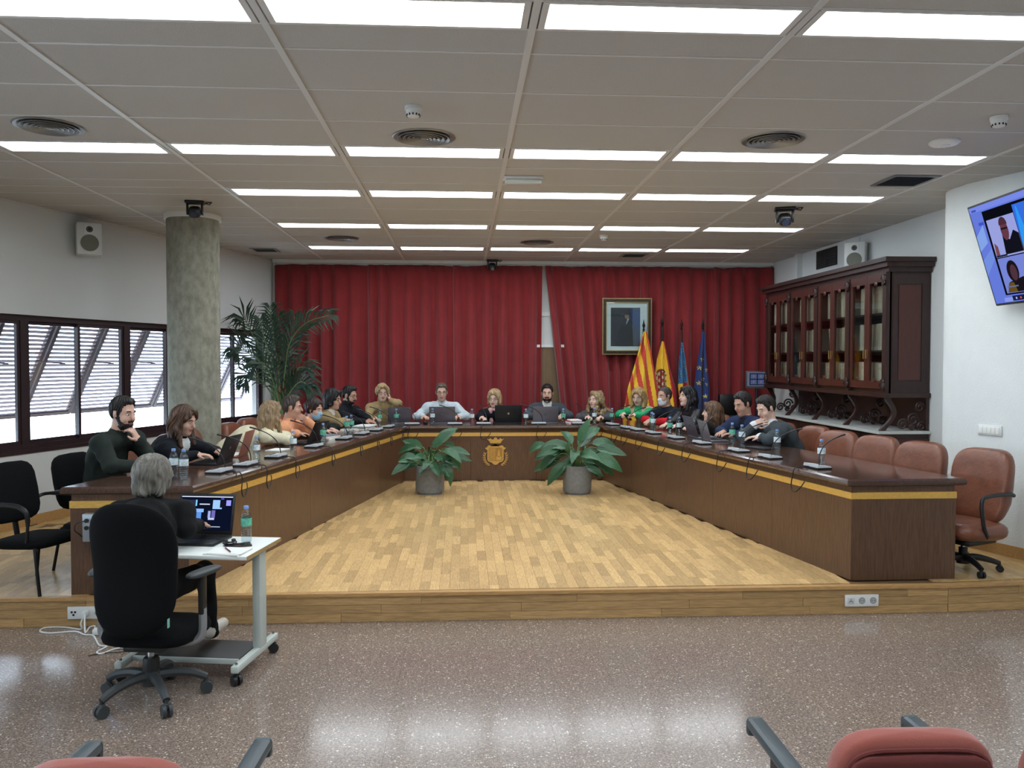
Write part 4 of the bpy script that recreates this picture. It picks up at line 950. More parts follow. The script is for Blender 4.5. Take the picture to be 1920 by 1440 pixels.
# ================================================================== flags
YL = M('flag yellow', (238, 192, 44), .75, sheen=.2); RD = M('flag red', (196, 62, 46), .75, sheen=.2); RD2 = M('flag deep red', (176, 26, 32), .75, sheen=.2); BLU = M('flag blue', (30, 56, 118), .75, sheen=.2); BL2 = M('flag pale blue', (52, 104, 152), .75, var=.3, vscale=30)
STAR = M('flag star yellow', (206, 190, 110), .75); EMB = M('emblem brown', (110, 52, 40), .8); EMW = M('emblem cream', (206, 190, 160), .8); POLE = M('dark flag pole', (40, 24, 18), .4)
def flag(px, pytop, left, right, mats, fn, lab, Y, seed, zbot=.62):
    top = aty(px, pytop, Y); X0, Z0 = top[0], top[2]; e = empty('flag', (X0, Y, PZ)); tag(e, lab, 'flag', 'flags on poles beside the portrait')
    ztip = Z0-PZ
    MB().cyl((0, 0, .03), (0, 0, ztip-.17), .016, n=10).build('pole', POLE, e); MB().lathe([(.12, 0), (.12, .02), (.05, .04), (.03, .06)], 24).build('base', POLE, e)
    MB().lathe([(.012, ztip-.17), (.022, ztip-.16), (.012, ztip-.145), (.014, ztip-.13), (.024, ztip-.10), (.012, ztip-.06), (.001, ztip)], 10).build('finial', M('black iron finial', (20, 18, 18), .4, .5), e)
    zt = aty(px, left[0][1], Y)[2]-PZ; zb = zbot
    def edge(tab, z):
        pts = [(aty(qx, qy, Y)[2]-PZ, aty(qx, qy, Y)[0]-X0) for qx, qy in tab]     # from the top down
        for i in range(len(pts)-1):
            if z >= pts[i+1][0]: t = (pts[i][0]-z)/(pts[i][0]-pts[i+1][0]+1e-9); return pts[i][1]+(pts[i+1][1]-pts[i][1])*max(0, t)
        return pts[-1][1]
    def pos(u, v):
        z = zt+(zb-zt)*v; xl_, xr_ = edge(left, z), edge(right, z); x = xl_+(xr_-xl_)*u
        w = max(.02, xr_-xl_); y = -.022-.5*w*(.18*math.sin(pi*u))-min(.035, w*.22)*math.sin(u*14+seed+v*1.5)
        return (x, y, z-.03*math.sin(u*14+seed)*v)
    nu, nv = 56, 90
    def mf(u, v): p = pos(u, v); return fn(u, v, p[0], zt-p[2])
    MB().grid(pos, nu, nv, matfn=mf).build('cloth', mats, e, ang=80)
    return e
def f1(u, v, x, d): return int(math.floor((x-.16*d+.9)/.062)) % 2
flag(1207, 598, [(1206, 622), (1192, 672), (1176, 725), (1165, 785), (1163, 830)], [(1212, 622), (1222, 672), (1233, 730), (1237, 785), (1238, 830)], [YL, RD], f1, 'yellow and red striped flag, leftmost of the four', 12.17, .4)
def f2(u, v, x, d):
    if x > .015+.16*d: return 1
    ex, ed = (x+.02)/.115, (d-.62)/.20
    if ex*ex+ed*ed < 1:
        if abs(ed) < .82 and abs(ex) < .42: return [1, 2, 3, 2][(int((ex+2)*5)+2*int((ed+2)*4)) % 4]
        if .5 < abs(ex) < .72 and abs(ed) < .7: return 3 if int((ed+1)*7) % 3 else 2
        if ed < -.55 and abs(ex) < .6: return 2
        return 0
    return 0
flag(1242, 592, [(1240, 640), (1230, 672), (1224, 720), (1222, 790), (1222, 830)], [(1245, 640), (1256, 690), (1268, 730), (1272, 790), (1274, 830)], [YL, RD2, EMB, EMW], f2, 'yellow and red flag with a coat of arms, second from the left', 12.235, 1.4)
def f3(u, v, x, d):
    if u > .90 and d > .25: return 1
    if d < .62-.25*x: return 3 if (math.sin(x*120+d*60)*math.sin(d*95-x*40) > .45) else 0
    return 2 if (int((x+d*.1)/.07)) % 4 else 1
flag(1278, 597, [(1276, 642), (1271, 680), (1270, 720), (1275, 760), (1276, 830)], [(1280, 642), (1286, 680), (1292, 725), (1294, 790), (1294, 830)], [BL2, YL, RD2, M('flag silver pattern', (120, 140, 140), .8)], f3, 'narrow draped flag in blue pattern over red and yellow, third from the left', 12.12, 2.2)
def f4(u, v, x, d):
    for sx, sd in ((-.02, .42), (.05, .58), (-.06, .55), (.06, .80), (-.01, .72), (-.07, .78), (.03, .98)):
        ax, ad = x-sx, d-sd; r = math.hypot(ax, ad); 
        if r < .034*(.62+.38*math.cos(5*math.atan2(ax, -ad))): return 1
    return 0
flag(1318, 597, [(1316, 622), (1308, 672), (1302, 720), (1301, 790), (1301, 830)], [(1321, 622), (1325, 672), (1330, 720), (1333, 790), (1335, 830)], [BLU, STAR], f4, 'dark blue flag with gold stars, rightmost of the four', 12.20, 3.1)

# ================================================================== bookcase on the right
DW = M('dark carved walnut', (50, 30, 27), .4, var=.25, vscale=6, stretch=(10, 10, 1.2), coat=.1); DWR = M('reddish walnut door', (74, 36, 28), .38, var=.2, vscale=6, stretch=(10, 10, 1.2), coat=.15); MARB = M('pale marble', (196, 200, 196), .25, var=.08, vscale=6)
CGL = glass_mat('bookcase glass', (232, 232, 228), .02)
BX, Y0_, Y1_ = 4.33, 8.10, 11.42; BXB = 4.79; BZ0, BZ1 = 1.475, 2.72
bc = empty('bookcase', (BX, (Y0_+Y1_)/2, PZ)); tag(bc, 'tall carved dark wooden bookcase with eight glass doors over a marble-topped cabinet', 'bookcase')
BO = V(BX, (Y0_+Y1_)/2, PZ)
def bb(x0, x1, y0, y1, z0, z1, name, mt, par=None):
    m = MB().box((x0-BO[0], y0-BO[1], z0-BO[2]), (x1-BO[0], y1-BO[1], z1-BO[2])); return m.build(name, mt, par or bc, False)
bb(BXB-.02, BXB, Y0_+.03, Y1_-.03, BZ0, BZ1, 'back_panel', DW); bb(BXB-.03, BXB, Y0_, Y1_, 1.085, BZ0-.045, 'back_panel', DW)
for y0, y1 in ((Y0_, Y0_+.035), (Y1_-.035, Y1_)):
    s = bb(BX+.03, BXB, y0, y1, BZ0, BZ1, 'side_panel', DW)
    yy = Y0_-.006 if y0 == Y0_ else Y1_
    for a, b_, c, d in ((BX+.06, BX+.11, BZ0+.06, BZ1-.06), (BXB-.09, BXB-.04, BZ0+.06, BZ1-.06), (BX+.11, BXB-.09, BZ0+.06, BZ0+.12), (BX+.11, BXB-.09, BZ1-.12, BZ1-.06)): bb(a, b_, yy, yy+.006, c, d, 'moulding', DW, s)
    bb(BX+.125, BXB-.105, yy-.0015 if y0 == Y0_ else yy, yy+.004, BZ0+.135, BZ1-.135, 'inset', DWR, s)
for z, t in ((BZ0, .04), (1.90, .022), (2.29, .022)): bb(BX+.035, BXB-.02, Y0_+.035, Y1_-.035, z, z+t, 'shelf', DW)
for k, (ov, z0, z1) in enumerate(((.03, BZ1, BZ1+.05), (.07, BZ1+.05, BZ1+.10), (.10, BZ1+.10, BZ1+.145))): bb(BX-ov+.03, BXB, Y0_-ov, Y1_+ov, z0, z1, 'cornice', DW)
bb(BX-.02, BXB, Y0_-.03, Y1_+.03, BZ0-.045, BZ0, 'lower_moulding', DW)
NP = 4; pw_ = (Y1_-Y0_)/NP
def scroll(cx_, cz, r, turns, par, x, name='scroll', th=.010, flip=1):
    pth = []
    for i in range(26):
        t = i/25; a = t*turns*2*pi; rr = r*(1-t*.8); pth.append((x-BO[0], cx_+flip*rr*math.cos(a)-BO[1], cz+rr*math.sin(a)-BO[2]))
    return MB().tube(pth, th, 6).build(name, DW, par)
for i in range(NP+1):
    y = Y0_+pw_*i; y = min(max(y, Y0_+.035), Y1_-.035)
    pl_ = bb(BX-.012, BX+.05, y-.035, y+.035, BZ0, BZ1, 'pilaster', DW)
    for zc in (BZ1-.07, BZ0+.07):
        scroll(y, zc, .05, 1.6, pl_, BX-.022); scroll(y, zc-.045 if zc > 2 else zc+.045, .028, 1.3, pl_, BX-.024, flip=-1)
        MB().sup((BX-.02-BO[0], y-BO[1], zc-BO[2]), (.03, .06, .09), 2.4).build('rosette', DW, pl_)
    # curved bracket below, standing on the marble
    yb = y; poly = []
    for k in range(13): t = k/12; poly.append((-.02+.14*math.sin(t*pi)*1.0+.02*t, t))
    zz0, zz1 = 1.085, BZ0-.045
    out = [(BX-.05*(1-k/16)+.11*math.sin(pi*k/16)**1.3, zz0+(zz1-zz0)*k/16) for k in range(17)]
    inn = [(a+.040+.02*(1-math.sin(pi*k/16)), b_) for k, (a, b_) in enumerate(out)][::-1]
    br = MB().plate([(a-BO[0], b_-BO[2]) for a, b_ in out+inn], (0, yb-BO[1]+.02, 0), V(1, 0, 0), V(0, 0, 1), .04).build('bracket', DW, bc, False)
    for (sx, sz, r_) in ((BX+.20, 1.15, .06), (BX+.31, 1.20, .07), (BX+.38, 1.33, .055), (BX+.30, 1.12, .035), (BX+.40, 1.13, .05)):
        pth = []
        for k in range(24): t = k/23; a_ = t*1.6*2*pi; rr = r_*(1-.8*t); pth.append((sx+rr*math.cos(a_)-BO[0], yb-BO[1], sz+rr*math.sin(a_)-BO[2]))
        MB().tube(pth, .012, 6).build('scroll', DW, br)
nd = 8; dw = (pw_-.07)/2
for i in range(NP):
    for j in range(2):
        y0 = Y0_+pw_*i+.035+dw*j; y1 = y0+dw-.003; t = .052; x0, x1 = BX, BX+.03
        m = MB()
        def fb(a, b_, c, d): m.box((x0-BO[0], a-BO[1], c-BO[2]), (x1-BO[0], b_-BO[1], d-BO[2]))
        fb(y0, y1, BZ0+.04, BZ0+.12); fb(y0, y1, BZ1-.09, BZ1-.001); fb(y0, y0+t, BZ0+.12, BZ1-.09); fb(y1-t, y1, BZ0+.12, BZ1-.09)
        dr = m.build('door', DWR, bc, False)
        bb(x0+.012, x0+.016, y0+t, y1-t, BZ0+.12, BZ1-.09, 'pane', CGL, dr)
        yk = y1-.026 if j == 0 else y0+.026
        MB().cyl((x0-.022-BO[0], yk-BO[1], 1.83-BO[2]), (x0-.022-BO[0], yk-BO[1], 1.93-BO[2]), .006, n=8).build('handle', M('old brass', (150, 120, 70), .35, .8), dr)
        MB().bevbox((x0-.004-BO[0], yk-BO[1], 1.88-BO[2]), (.006, .014, .09), .002).build('escutcheon', M('old brass', (150, 120, 70), .35, .8), dr)
        for zc in (BZ0+.135, BZ1-.105): MB().sup((x0-.004-BO[0], y0+dw*.5-BO[1], zc-BO[2]), (.012, .07, .045), 2.2).build('carving', DWR, dr)
bb(4.245, BXB, Y0_-.03, Y1_+.03, 1.055, 1.085, 'marble_top', MARB)
lo = bb(4.30, BXB, Y0_, Y1_, PZ+.002, 1.055, 'lower_cabinet', DW)
for i in range(8):
    y0 = Y0_+.03+(Y1_-Y0_-.06)*i/8; y1 = y0+(Y1_-Y0_-.06)/8-.012
    d_ = bb(4.286, 4.30, y0, y1, .34, .83, 'cabinet_door', DW); bb(4.280, 4.286, y0+.05, y1-.05, .39, .78, 'raised_panel', DWR, d_)
    d_ = bb(4.286, 4.30, y0, y1, .85, 1.03, 'drawer', DW); MB().sup((4.277-BO[0], (y0+y1)/2-BO[1], .94-BO[2]), (.02, .03, .03), 2).build('knob', M('old brass', (150, 120, 70), .35, .8), d_)
bb(4.29, BXB-.0, Y0_-.012, Y0_-.0005, .30, 1.0, 'side_moulding', DWR, lo)
# archive volumes behind the glass
BKC = [(200, 197, 182), (186, 182, 166), (214, 212, 200), (192, 186, 168), (206, 204, 192)]
BKM = [M('archive cloth %d' % i, c, .8, rnd=.12) for i, c in enumerate(BKC)]
bkmesh = []
for mt in BKM:
    me = MB().bevbox((.12, 0, .5), (.24, 1, 1), .02).mesh('volume', True); bkmesh.append(None)
def book(y, z, th, h, mt, lean, shelf_lab, i):
    m = MB(); m.bevbox((.11, 0, h/2), (.22, th-.004, h), .004); e = m.build('archive_volume', mt, None); e.location = (BX+.085, y, z); e.rotation_euler = (lean, 0, 0)
    MB().cbox((-.001, 0, h*.78), (.002, th*.62, h*.10)).build('spine_label', M('spine label', (206, 200, 184), .8), e, False)
    tag(e, shelf_lab, 'book', 'archive volumes in the bookcase'); return e
r = random.Random(11)
for si, (z, h) in enumerate(((BZ0+.0402, .285), (1.9222, .295), (2.3122, .31))):
    sn = ['bottom', 'middle', 'top'][si]
    for i in range(NP):
        a = Y0_+pw_*i+.07; b_ = Y0_+pw_*(i+1)-.07; y = a; k = 0
        nlab = ['first', 'second', 'third', 'fourth'][i]
        lean_here = (si == 1 and i in (1, 2))
        while y < b_-.05:
            th = r.uniform(.05, .075); ln = 0
            if lean_here and y > a+.25: ln = .16
            hh = h*r.uniform(.93, 1)-(.02 if ln else 0)
            book(y+th/2+(hh*math.sin(ln) if ln else 0)*0, z+(th*.5*math.sin(ln)+.001 if ln else 0), th, hh, BKM[r.randrange(5)], -ln, 'beige archive volume, %s from the near side, %s shelf, %s door pair' % ((ORD+['eleventh', 'twelfth', 'thirteenth'])[k], sn, nlab), k)
            y += th+(.012 if ln else .0015); k += 1
            if ln and y > b_-.14: break
# monitor on a stand and a black cabinet behind the right wing
qm = aty(1419, 712, 11.92); e = empty('monitor', (qm[0], 11.92, PZ)); tag(e, 'small flat monitor on a black stand beside the bookcase, showing four faces', 'monitor'); e.rotation_euler = (0, 0, -.25)
MB().cyl((0, 0, .02), (0, 0, 1.30), .022, n=12).build('stand_pole', BLACKP, e); MB().lathe([(.14, 0), (.14, .015), (.05, .03), (.025, .05)], 24).build('stand_base', BLACKP, e)
R = rotx(-.18); R = rotx(.12)
b_ = MB().bevbox((0, -.04, 1.33), (.33, .035, .26), .008, R).build('bezel', M('silver black bezel', (74, 78, 84), .4), e)
def on(c, y): return R @ V(c[0], -.0185-y, c[1])+V(0, -.04, 1.33)
MB().cbox(on((0, .01), 0), (.29, .002, .21), R).build('screen', emission_mat('monitor screen', (120, 128, 150), .45), e, False)
MB().cbox(on((0, .01), .0012), (.22, .002, .18), R).build('call_window', emission_mat('monitor dark', (16, 18, 34), .8), e, False)
for ix in (-1, 1):
    for iz in (-1, 1):
        MB().cbox(on((ix*.052, .01+iz*.042), .0024), (.09, .002, .07), R).build('video_tile', emission_mat('tile blue', (70, 82, 120), .8), e, False)
        MB().plate([(.014*math.cos(t*pi/6), .018*math.sin(t*pi/6)) for t in range(12)], on((ix*.052, .01+iz*.042+.005), .0045), V(1, 0, 0), R @ V(0, 0, 1), .001).build('face', emission_mat('tile face', (120, 100, 104), .7), e, False)
qm = aty(1371, 760, 11.98); e = empty('equipment_cabinet', (qm[0], 11.98, PZ)); tag(e, 'black equipment cabinet behind the long-haired woman', 'cabinet')
MB().bevbox((0, 0, .40), (.40, .42, .80), .01).build('body', BLACKP, e); MB().bevbox((0, 0, .95), (.38, .10, .32), .01).build('hood', M('black gloss hood', (14, 14, 16), .3), e); MB().cbox((0, -.212, .74), (.38, .006, .012)).build('trim_strip', CHROME, e, False)
MB().box((-.10, -.03, .79), (-.07, .03, .84)).build('support', BLACKP, e, False)

# ================================================================== wall screen
tvc = V(4.149, 5.694, 2.653); ya, ti = -1.666, .298; TW, THh = 1.43, .82
tn = V(math.sin(ya)*math.cos(ti), -math.cos(ya)*math.cos(ti), -math.sin(ti)); tr = V(math.cos(ya), math.sin(ya), 0); tu = np.cross(tr, -tn)
if tu[2] < 0: tu = -tu
tv = empty('wall_screen', tvc); tag(tv, 'large flat screen tilted on the right wall showing a video call', 'television')
TR = np.stack([tr, -tn, tu], 1)
MB().bevbox(V(0, 0, 0)-tn*.025, (TW+.02, .05, THh+.02), .008, TR).build('housing', BLACKP, tv)
MB().bevbox(-tn*.055, (TW*.5, .05, THh*.5), .01, TR).build('back_box', BLACKP, tv)
MB().cyl(-tn*.06, V(xr(5.69)-tvc[0], 0, -.02), .03, n=10).build('arm', BLACKP, tv); MB().bevbox(V(xr(5.69)-tvc[0]-.012, 0, -.02), (.02, .3, .3), .004, np.stack([-NR, UR, V(0, 0, 1)], 1)).build('wall_plate', BLACKP, tv)
def tvq(poly, lift, name, c, par, s=1.0):
    return MB().plate([((u-.5)*TW, (v-.5)*THh) for u, v in poly], tn*(.001+lift), tr, tu, .0006).build(name, emission_mat('tv %d %d %d' % c, c, s), par, False)
def rect(a, b, c, d): return [(a, c), (b, c), (b, d), (a, d)]
scn = tvq(rect(.008, .992, .012, .992), 0, 'screen', (92, 112, 200), tv)
for poly, lf, nm, c in ((rect(.008, .992, .94, .992), 1, 'title_bar', (110, 126, 214)), ([(.008, .55), (.10, .62), (.10, .80), (.008, .70)], 1, 'wallpaper_streak', (120, 150, 214)), ([(.008, .30), (.12, .45), (.12, .56), (.008, .46)], 1, 'wallpaper_streak', (104, 130, 205)),
    (rect(.125, .97, .085, .925), 2, 'call_window', (10, 10, 18)), (rect(.145, .40, .455, .83), 3, 'video_tile', (140, 148, 205)), (rect(.405, .93, .455, .90), 3, 'video_tile', (50, 100, 205)), (rect(.145, .52, .10, .445), 3, 'video_tile', (108, 122, 196)), (rect(.54, .93, .10, .445), 3, 'video_tile', (90, 100, 160)),
    ([(.24, .47), (.40, .47), (.40, .64), (.36, .68), (.31, .60), (.255, .66)], 4, 'dark_jacket', (16, 16, 26)), ([(.288+.034*math.cos(t*pi/8), .70+.10*math.sin(t*pi/8)) for t in range(16)], 5, 'face', (92, 52, 62)), ([(.288+.037*math.cos(t*pi/8), .75+.075*math.sin(t*pi/8)) for t in range(9)], 6, 'scalp', (70, 40, 50)), (rect(.262, .318, .705, .722), 7, 'glasses', (26, 18, 30)),
    ([(.15, .46), (.185, .46), (.185, .56), (.16, .60)], 4, 'hand', (110, 66, 72)), ([(.405, .47), (.47, .60), (.44, .88), (.43, .88)], 4, 'graphic', (40, 140, 225)), (rect(.15, .25, .458, .475), 5, 'caption', (30, 30, 46)),
    ([(.16, .105), (.50, .105), (.47, .20), (.33, .24), (.20, .205)], 4, 'dark_top', (22, 18, 24)), ([(.16, .105), (.25, .105), (.235, .20), (.19, .20)], 5, 'mustard_scarf', (92, 72, 30)), ([(.255+.052*math.cos(t*pi/10), .305+.105*math.sin(t*pi/10)) for t in range(20)], 5, 'hair', (26, 18, 24)), ([(.262+.030*math.cos(t*pi/10), .290+.078*math.sin(t*pi/10)) for t in range(20)], 6, 'face', (70, 46, 58)), (rect(.17, .27, .155, .168), 7, 'caption', (96, 100, 130)),
    (rect(.10, .99, .02, .06), 1, 'taskbar', (126, 140, 214)), (rect(.18, .36, .022, .072), 2, 'call_controls', (24, 28, 60)), (rect(.21, .222, .036, .056), 3, 'icon', (160, 170, 220)), (rect(.25, .262, .036, .056), 3, 'icon', (200, 80, 90)), (rect(.03, .075, .945, .965), 2, 'caption', (60, 76, 160)), (rect(.065, .115, .80, .83), 2, 'caption', (60, 76, 190))):
    tvq(poly, lf*.0009, nm, c, scn)

# ================================================================== plants
LEAFM = M('glossy plant leaf', (52, 92, 60), .38, var=.28, vscale=14, stretch=(3, 1, 1), rnd=.18); STEMM = M('plant stem', (92, 120, 70), .6); SOIL = M('dark potting soil', (40, 32, 26), .95, bump=.6)
CONCP = M('grey concrete pot', (126, 127, 126), .85, var=.16, vscale=24, bump=.3, bscale=90)
def leaf_mesh(L=1.0, wd=.36, curl=.5, name='leaf'):
    m = MB(); nu, nv = 6, 10
    def fn(u, v):
        s = u*2-1; w = wd*.5*(math.sin(pi*min(1, (v*.96+.04))**.80)**.85)*(1-.12*v); a = curl*v; y = L*(math.sin(a)/max(curl, 1e-3)); z = -L*((1-math.cos(a))/max(curl, 1e-3))
        return (s*w, y, z+abs(s)*w*.38+.012*L*math.sin(v*20)*s*s)
    return m.grid(fn, nu, nv).mesh(name)
LM = [leaf_mesh(1, .42, c) for c in (.35, .9, 1.5)]
for x in LM: x.materials.append(LEAFM)
def plant(px, py, lab, seed, specs, tallpx):
    p = atz(px, py, PZ); e = empty('potted_plant', p); tag(e, lab, 'plant', 'leafy pot plants inside the table'); H = .345
    MB().lathe([(.150, 0), (.150, .022), (.165, .024), (.172, .05), (.176, H-.01), (.172, H), (.155, H), (.150, H-.04)], 36, cap=True).build('pot', CONCP, e); MB().cyl((0, 0, H-.05), (0, 0, H-.03), .152, n=28).build('soil', SOIL, e)
    r = random.Random(seed)
    for k, (tx, tz, ty, L) in enumerate(specs):
        L *= 1.25; base = V(r.uniform(-.05, .05), r.uniform(-.05, .05), H-.03); tip = V(tx, ty, tz)                 # where the blade begins
        mid = base*.45+tip*.55+V(0, 0, .10); pth = smooth_path([base, mid, tip], 5)
        MB().tube(pth, .0045, 5).build('stem', STEMM, e)
        d = nrm(tip-mid); d = nrm(d*1.0+V(np.sign(tx)*.5*min(1, abs(tx)*6), ty*1.2, -.25 if abs(tx) > .15 else .55)); side = nrm(np.cross(d, V(0, 0, 1))+V(0, 0, 1e-4)); up = np.cross(side, d)
        nf = V(r.uniform(-.5, .5), -.8, .75); nf = nrm(nf-d*d.dot(nf)); s2 = nrm(np.cross(d, nf)); u2 = np.cross(s2, d)
        # turn the blade partly to the front
        o = inst('leaf', LM[k % 3], e); Mx = Matrix(((s2[0]*L, d[0]*L, u2[0]*L, tip[0]), (s2[1]*L, d[1]*L, u2[1]*L, tip[1]), (s2[2]*L, d[2]*L, u2[2]*L, tip[2]), (0, 0, 0, 1))); o.matrix_local = Mx
    for k in range(16):
        a = r.uniform(0, 2*pi); el_ = r.uniform(.3, 1.3); L = r.uniform(.16, .24); base = V(.08*math.cos(a), .08*math.sin(a), H-.03); tip = base+V(math.cos(a)*math.cos(el_), math.sin(a)*math.cos(el_), math.sin(el_))*r.uniform(.10, .26)
        MB().tube([base, base*.5+tip*.5+V(0, 0, .02), tip], .004, 5).build('stem', STEMM, e); d = nrm(V(math.cos(a)*.8, math.sin(a)*.8, r.uniform(-.3, .9))); nf = V(r.uniform(-.6, .6), -.7, .8); nf = nrm(nf-d*d.dot(nf)); s2 = nrm(np.cross(d, nf)); u2 = np.cross(s2, d)
        o = inst('leaf', LM[k % 3], e); o.matrix_local = Matrix(((s2[0]*L, d[0]*L, u2[0]*L, tip[0]), (s2[1]*L, d[1]*L, u2[1]*L, tip[1]), (s2[2]*L, d[2]*L, u2[2]*L, tip[2]), (0, 0, 0, 1)))
    return e
K = 9.86/1522
def sp(px0, py0, lst, seed):
    r = random.Random(seed); out = []
    for x, y, L in lst: out.append(((x-px0)*K, (py0-y)*K, r.uniform(-.22, .12), L*K))
    return out
plant(806, 925, 'potted leafy plant in grey round pot, left one inside the table', 3, sp(806, 925, [(812, 838, 44), (822, 828, 40), (800, 850, 42), (790, 842, 40), (780, 838, 36), (775, 848, 40), (770, 862, 34), (815, 855, 36), (835, 836, 38), (840, 848, 36), (838, 860, 38), (832, 870, 36), (825, 862, 30), (818, 872, 30), (798, 866, 30), (785, 868, 32), (805, 860, 34), (828, 845, 44), (845, 840, 32), (792, 856, 36), (810, 846, 40), (800, 872, 26), (822, 880, 30), (812, 866, 30)], 5), 0)
plant(1082, 925, 'potted leafy plant in grey round pot, right one inside the table', 4, sp(1082, 925, [(1088, 838, 50), (1098, 825, 44), (1110, 830, 50), (1116, 838, 46), (1112, 850, 48), (1105, 862, 40), (1118, 866, 34), (1070, 842, 44), (1060, 838, 46), (1052, 846, 44), (1045, 838, 38), (1022, 834, 38), (1050, 858, 46), (1058, 868, 44), (1040, 856, 40), (1075, 856, 40), (1085, 850, 44), (1092, 862, 44), (1078, 872, 38), (1098, 874, 30), (1066, 852, 40), (1088, 828, 40), (1072, 832, 40), (1080, 845, 38)], 6), 0)
# palm in the back left corner
pm = empty('palm', (-2.34, 11.12, PZ)); tag(pm, 'tall potted palm with long feathery fronds in the back left corner', 'plant'); PO = V(-2.34, 11.12, PZ)
PALM = M('palm frond green', (36, 62, 44), .45, var=.3, vscale=10, rnd=.25); 
MB().lathe([(.15, 0), (.20, .34), (.21, .36), (.19, .36), (.18, .32)], 28).build('pot', M('terracotta pot', (120, 70, 50), .8), pm); MB().cyl((0, 0, .30), (0, 0, .33), .18, n=24).build('soil', SOIL, pm)
FR = [([(528, 770), (522, 690), (512, 630), (507, 577)], .0, 26), ([(530, 770), (535, 690), (545, 640), (575, 605), (622, 590)], -.1, 30), ([(524, 770), (505, 690), (480, 640), (460, 600), (455, 598)], .05, 26), ([(524, 770), (494, 690), (466, 662), (448, 650), (440, 664)], -.15, 22), ([(530, 770), (545, 735), (566, 716), (588, 738)], -.2, 24), ([(528, 770), (536, 700), (545, 640), (552, 592)], .2, 24), ([(526, 770), (515, 700), (497, 640), (488, 600)], -.05, 26),
      ([(530, 770), (552, 722), (580, 726)], -.25, 20), ([(525, 770), (500, 725), (478, 704), (464, 702), (458, 720)], -.1, 20), ([(528, 770), (522, 700), (530, 640), (522, 596)], .1, 26), ([(529, 770), (540, 720), (560, 690), (582, 692)], .1, 22), ([(527, 770), (512, 715), (492, 680), (470, 690)], -.25, 20)]
r = random.Random(8)
for pts_, dy, nl in FR:
    P3 = [aty(px, py, 11.12+dy*min(1, i/2)+.0)-PO for i, (px, py) in enumerate(pts_)]; P3.insert(0, V(r.uniform(-.06, .06), r.uniform(-.06, .06), .33))
    pth = smooth_path(P3, 8); n = len(pth); rad = [.010*(1-.8*i/n)+.002 for i in range(n)]
    st = MB().tube(pth, rad, 6).build('frond', STEMM, pm); m = MB(); start = int(n*.42)
    nl = int(nl*.72)
    for i in range(nl):
        t = i/(nl-1); idx = start+(n-1-start)*t; i0 = int(min(idx, n-2)); f = idx-i0; p = pth[i0]*(1-f)+pth[i0+1]*f; d = nrm(pth[i0+1]-pth[i0]); side = nrm(np.cross(d, V(0, -1, .15)))
        ln = (.265*math.sin(pi*(.18+.74*t))+.08)*r.uniform(.85, 1.1)
        for s in (-1, 1):
            dd = nrm(d*.85+side*s*.62+V(0, r.uniform(-.25, .15), 0)); q1 = p+dd*ln*.55; q2 = p+nrm(dd+V(0, 0, -.45))*ln; wv = nrm(np.cross(dd, V(0, -1, .3)))*.015
            m.add([p-wv*.3, p+wv*.3, q1+wv, q1-wv, q2], [(0, 1, 2, 3), (3, 2, 4)])
    o = m.build('leaflets', PALM, st, False); o['kind'] = 'stuff'
# ================================================================== people: one continuous surface each, from blended round shapes
def smin(a, b, k):
    h = np.clip(.5+.5*(b-a)/k, 0, 1); return b*(1-h)+a*h-k*h*(1-h)
def pd(pr, X):
    t = pr['t']
    if t == 'rc':
        a, b = pr['a'], pr['b']; ba = b-a; L2 = ba.dot(ba)+1e-12; w = X-a; h = np.clip((w @ ba)/L2, 0, 1); w = w-h[..., None]*ba
        return np.sqrt((w*w).sum(-1))-(pr['ra']+(pr['rb']-pr['ra'])*h)
    if t == 'el':
        w = (X-pr['c']) @ pr['R']; r = pr['r']; q = w/r; k0 = np.sqrt((q*q).sum(-1)); q2 = w/(r*r); k1 = np.sqrt((q2*q2).sum(-1))+1e-9
        return k0*(k0-1)/k1
def hairline(y, x):
    """height of the hair edge on a short-haired head: nape, over the ear, sideburn, temple, forehead"""
    z = np.interp(y, [-.2, -.05, -.034, -.024, .010, .015, .030, .046, .058, .072, .2], [-.065, -.06, -.04, .030, .030, -.012, -.012, .055, .080, .096, .098])
    return z+np.where((y > .05) & (np.abs(x) > .032), .010, 0)
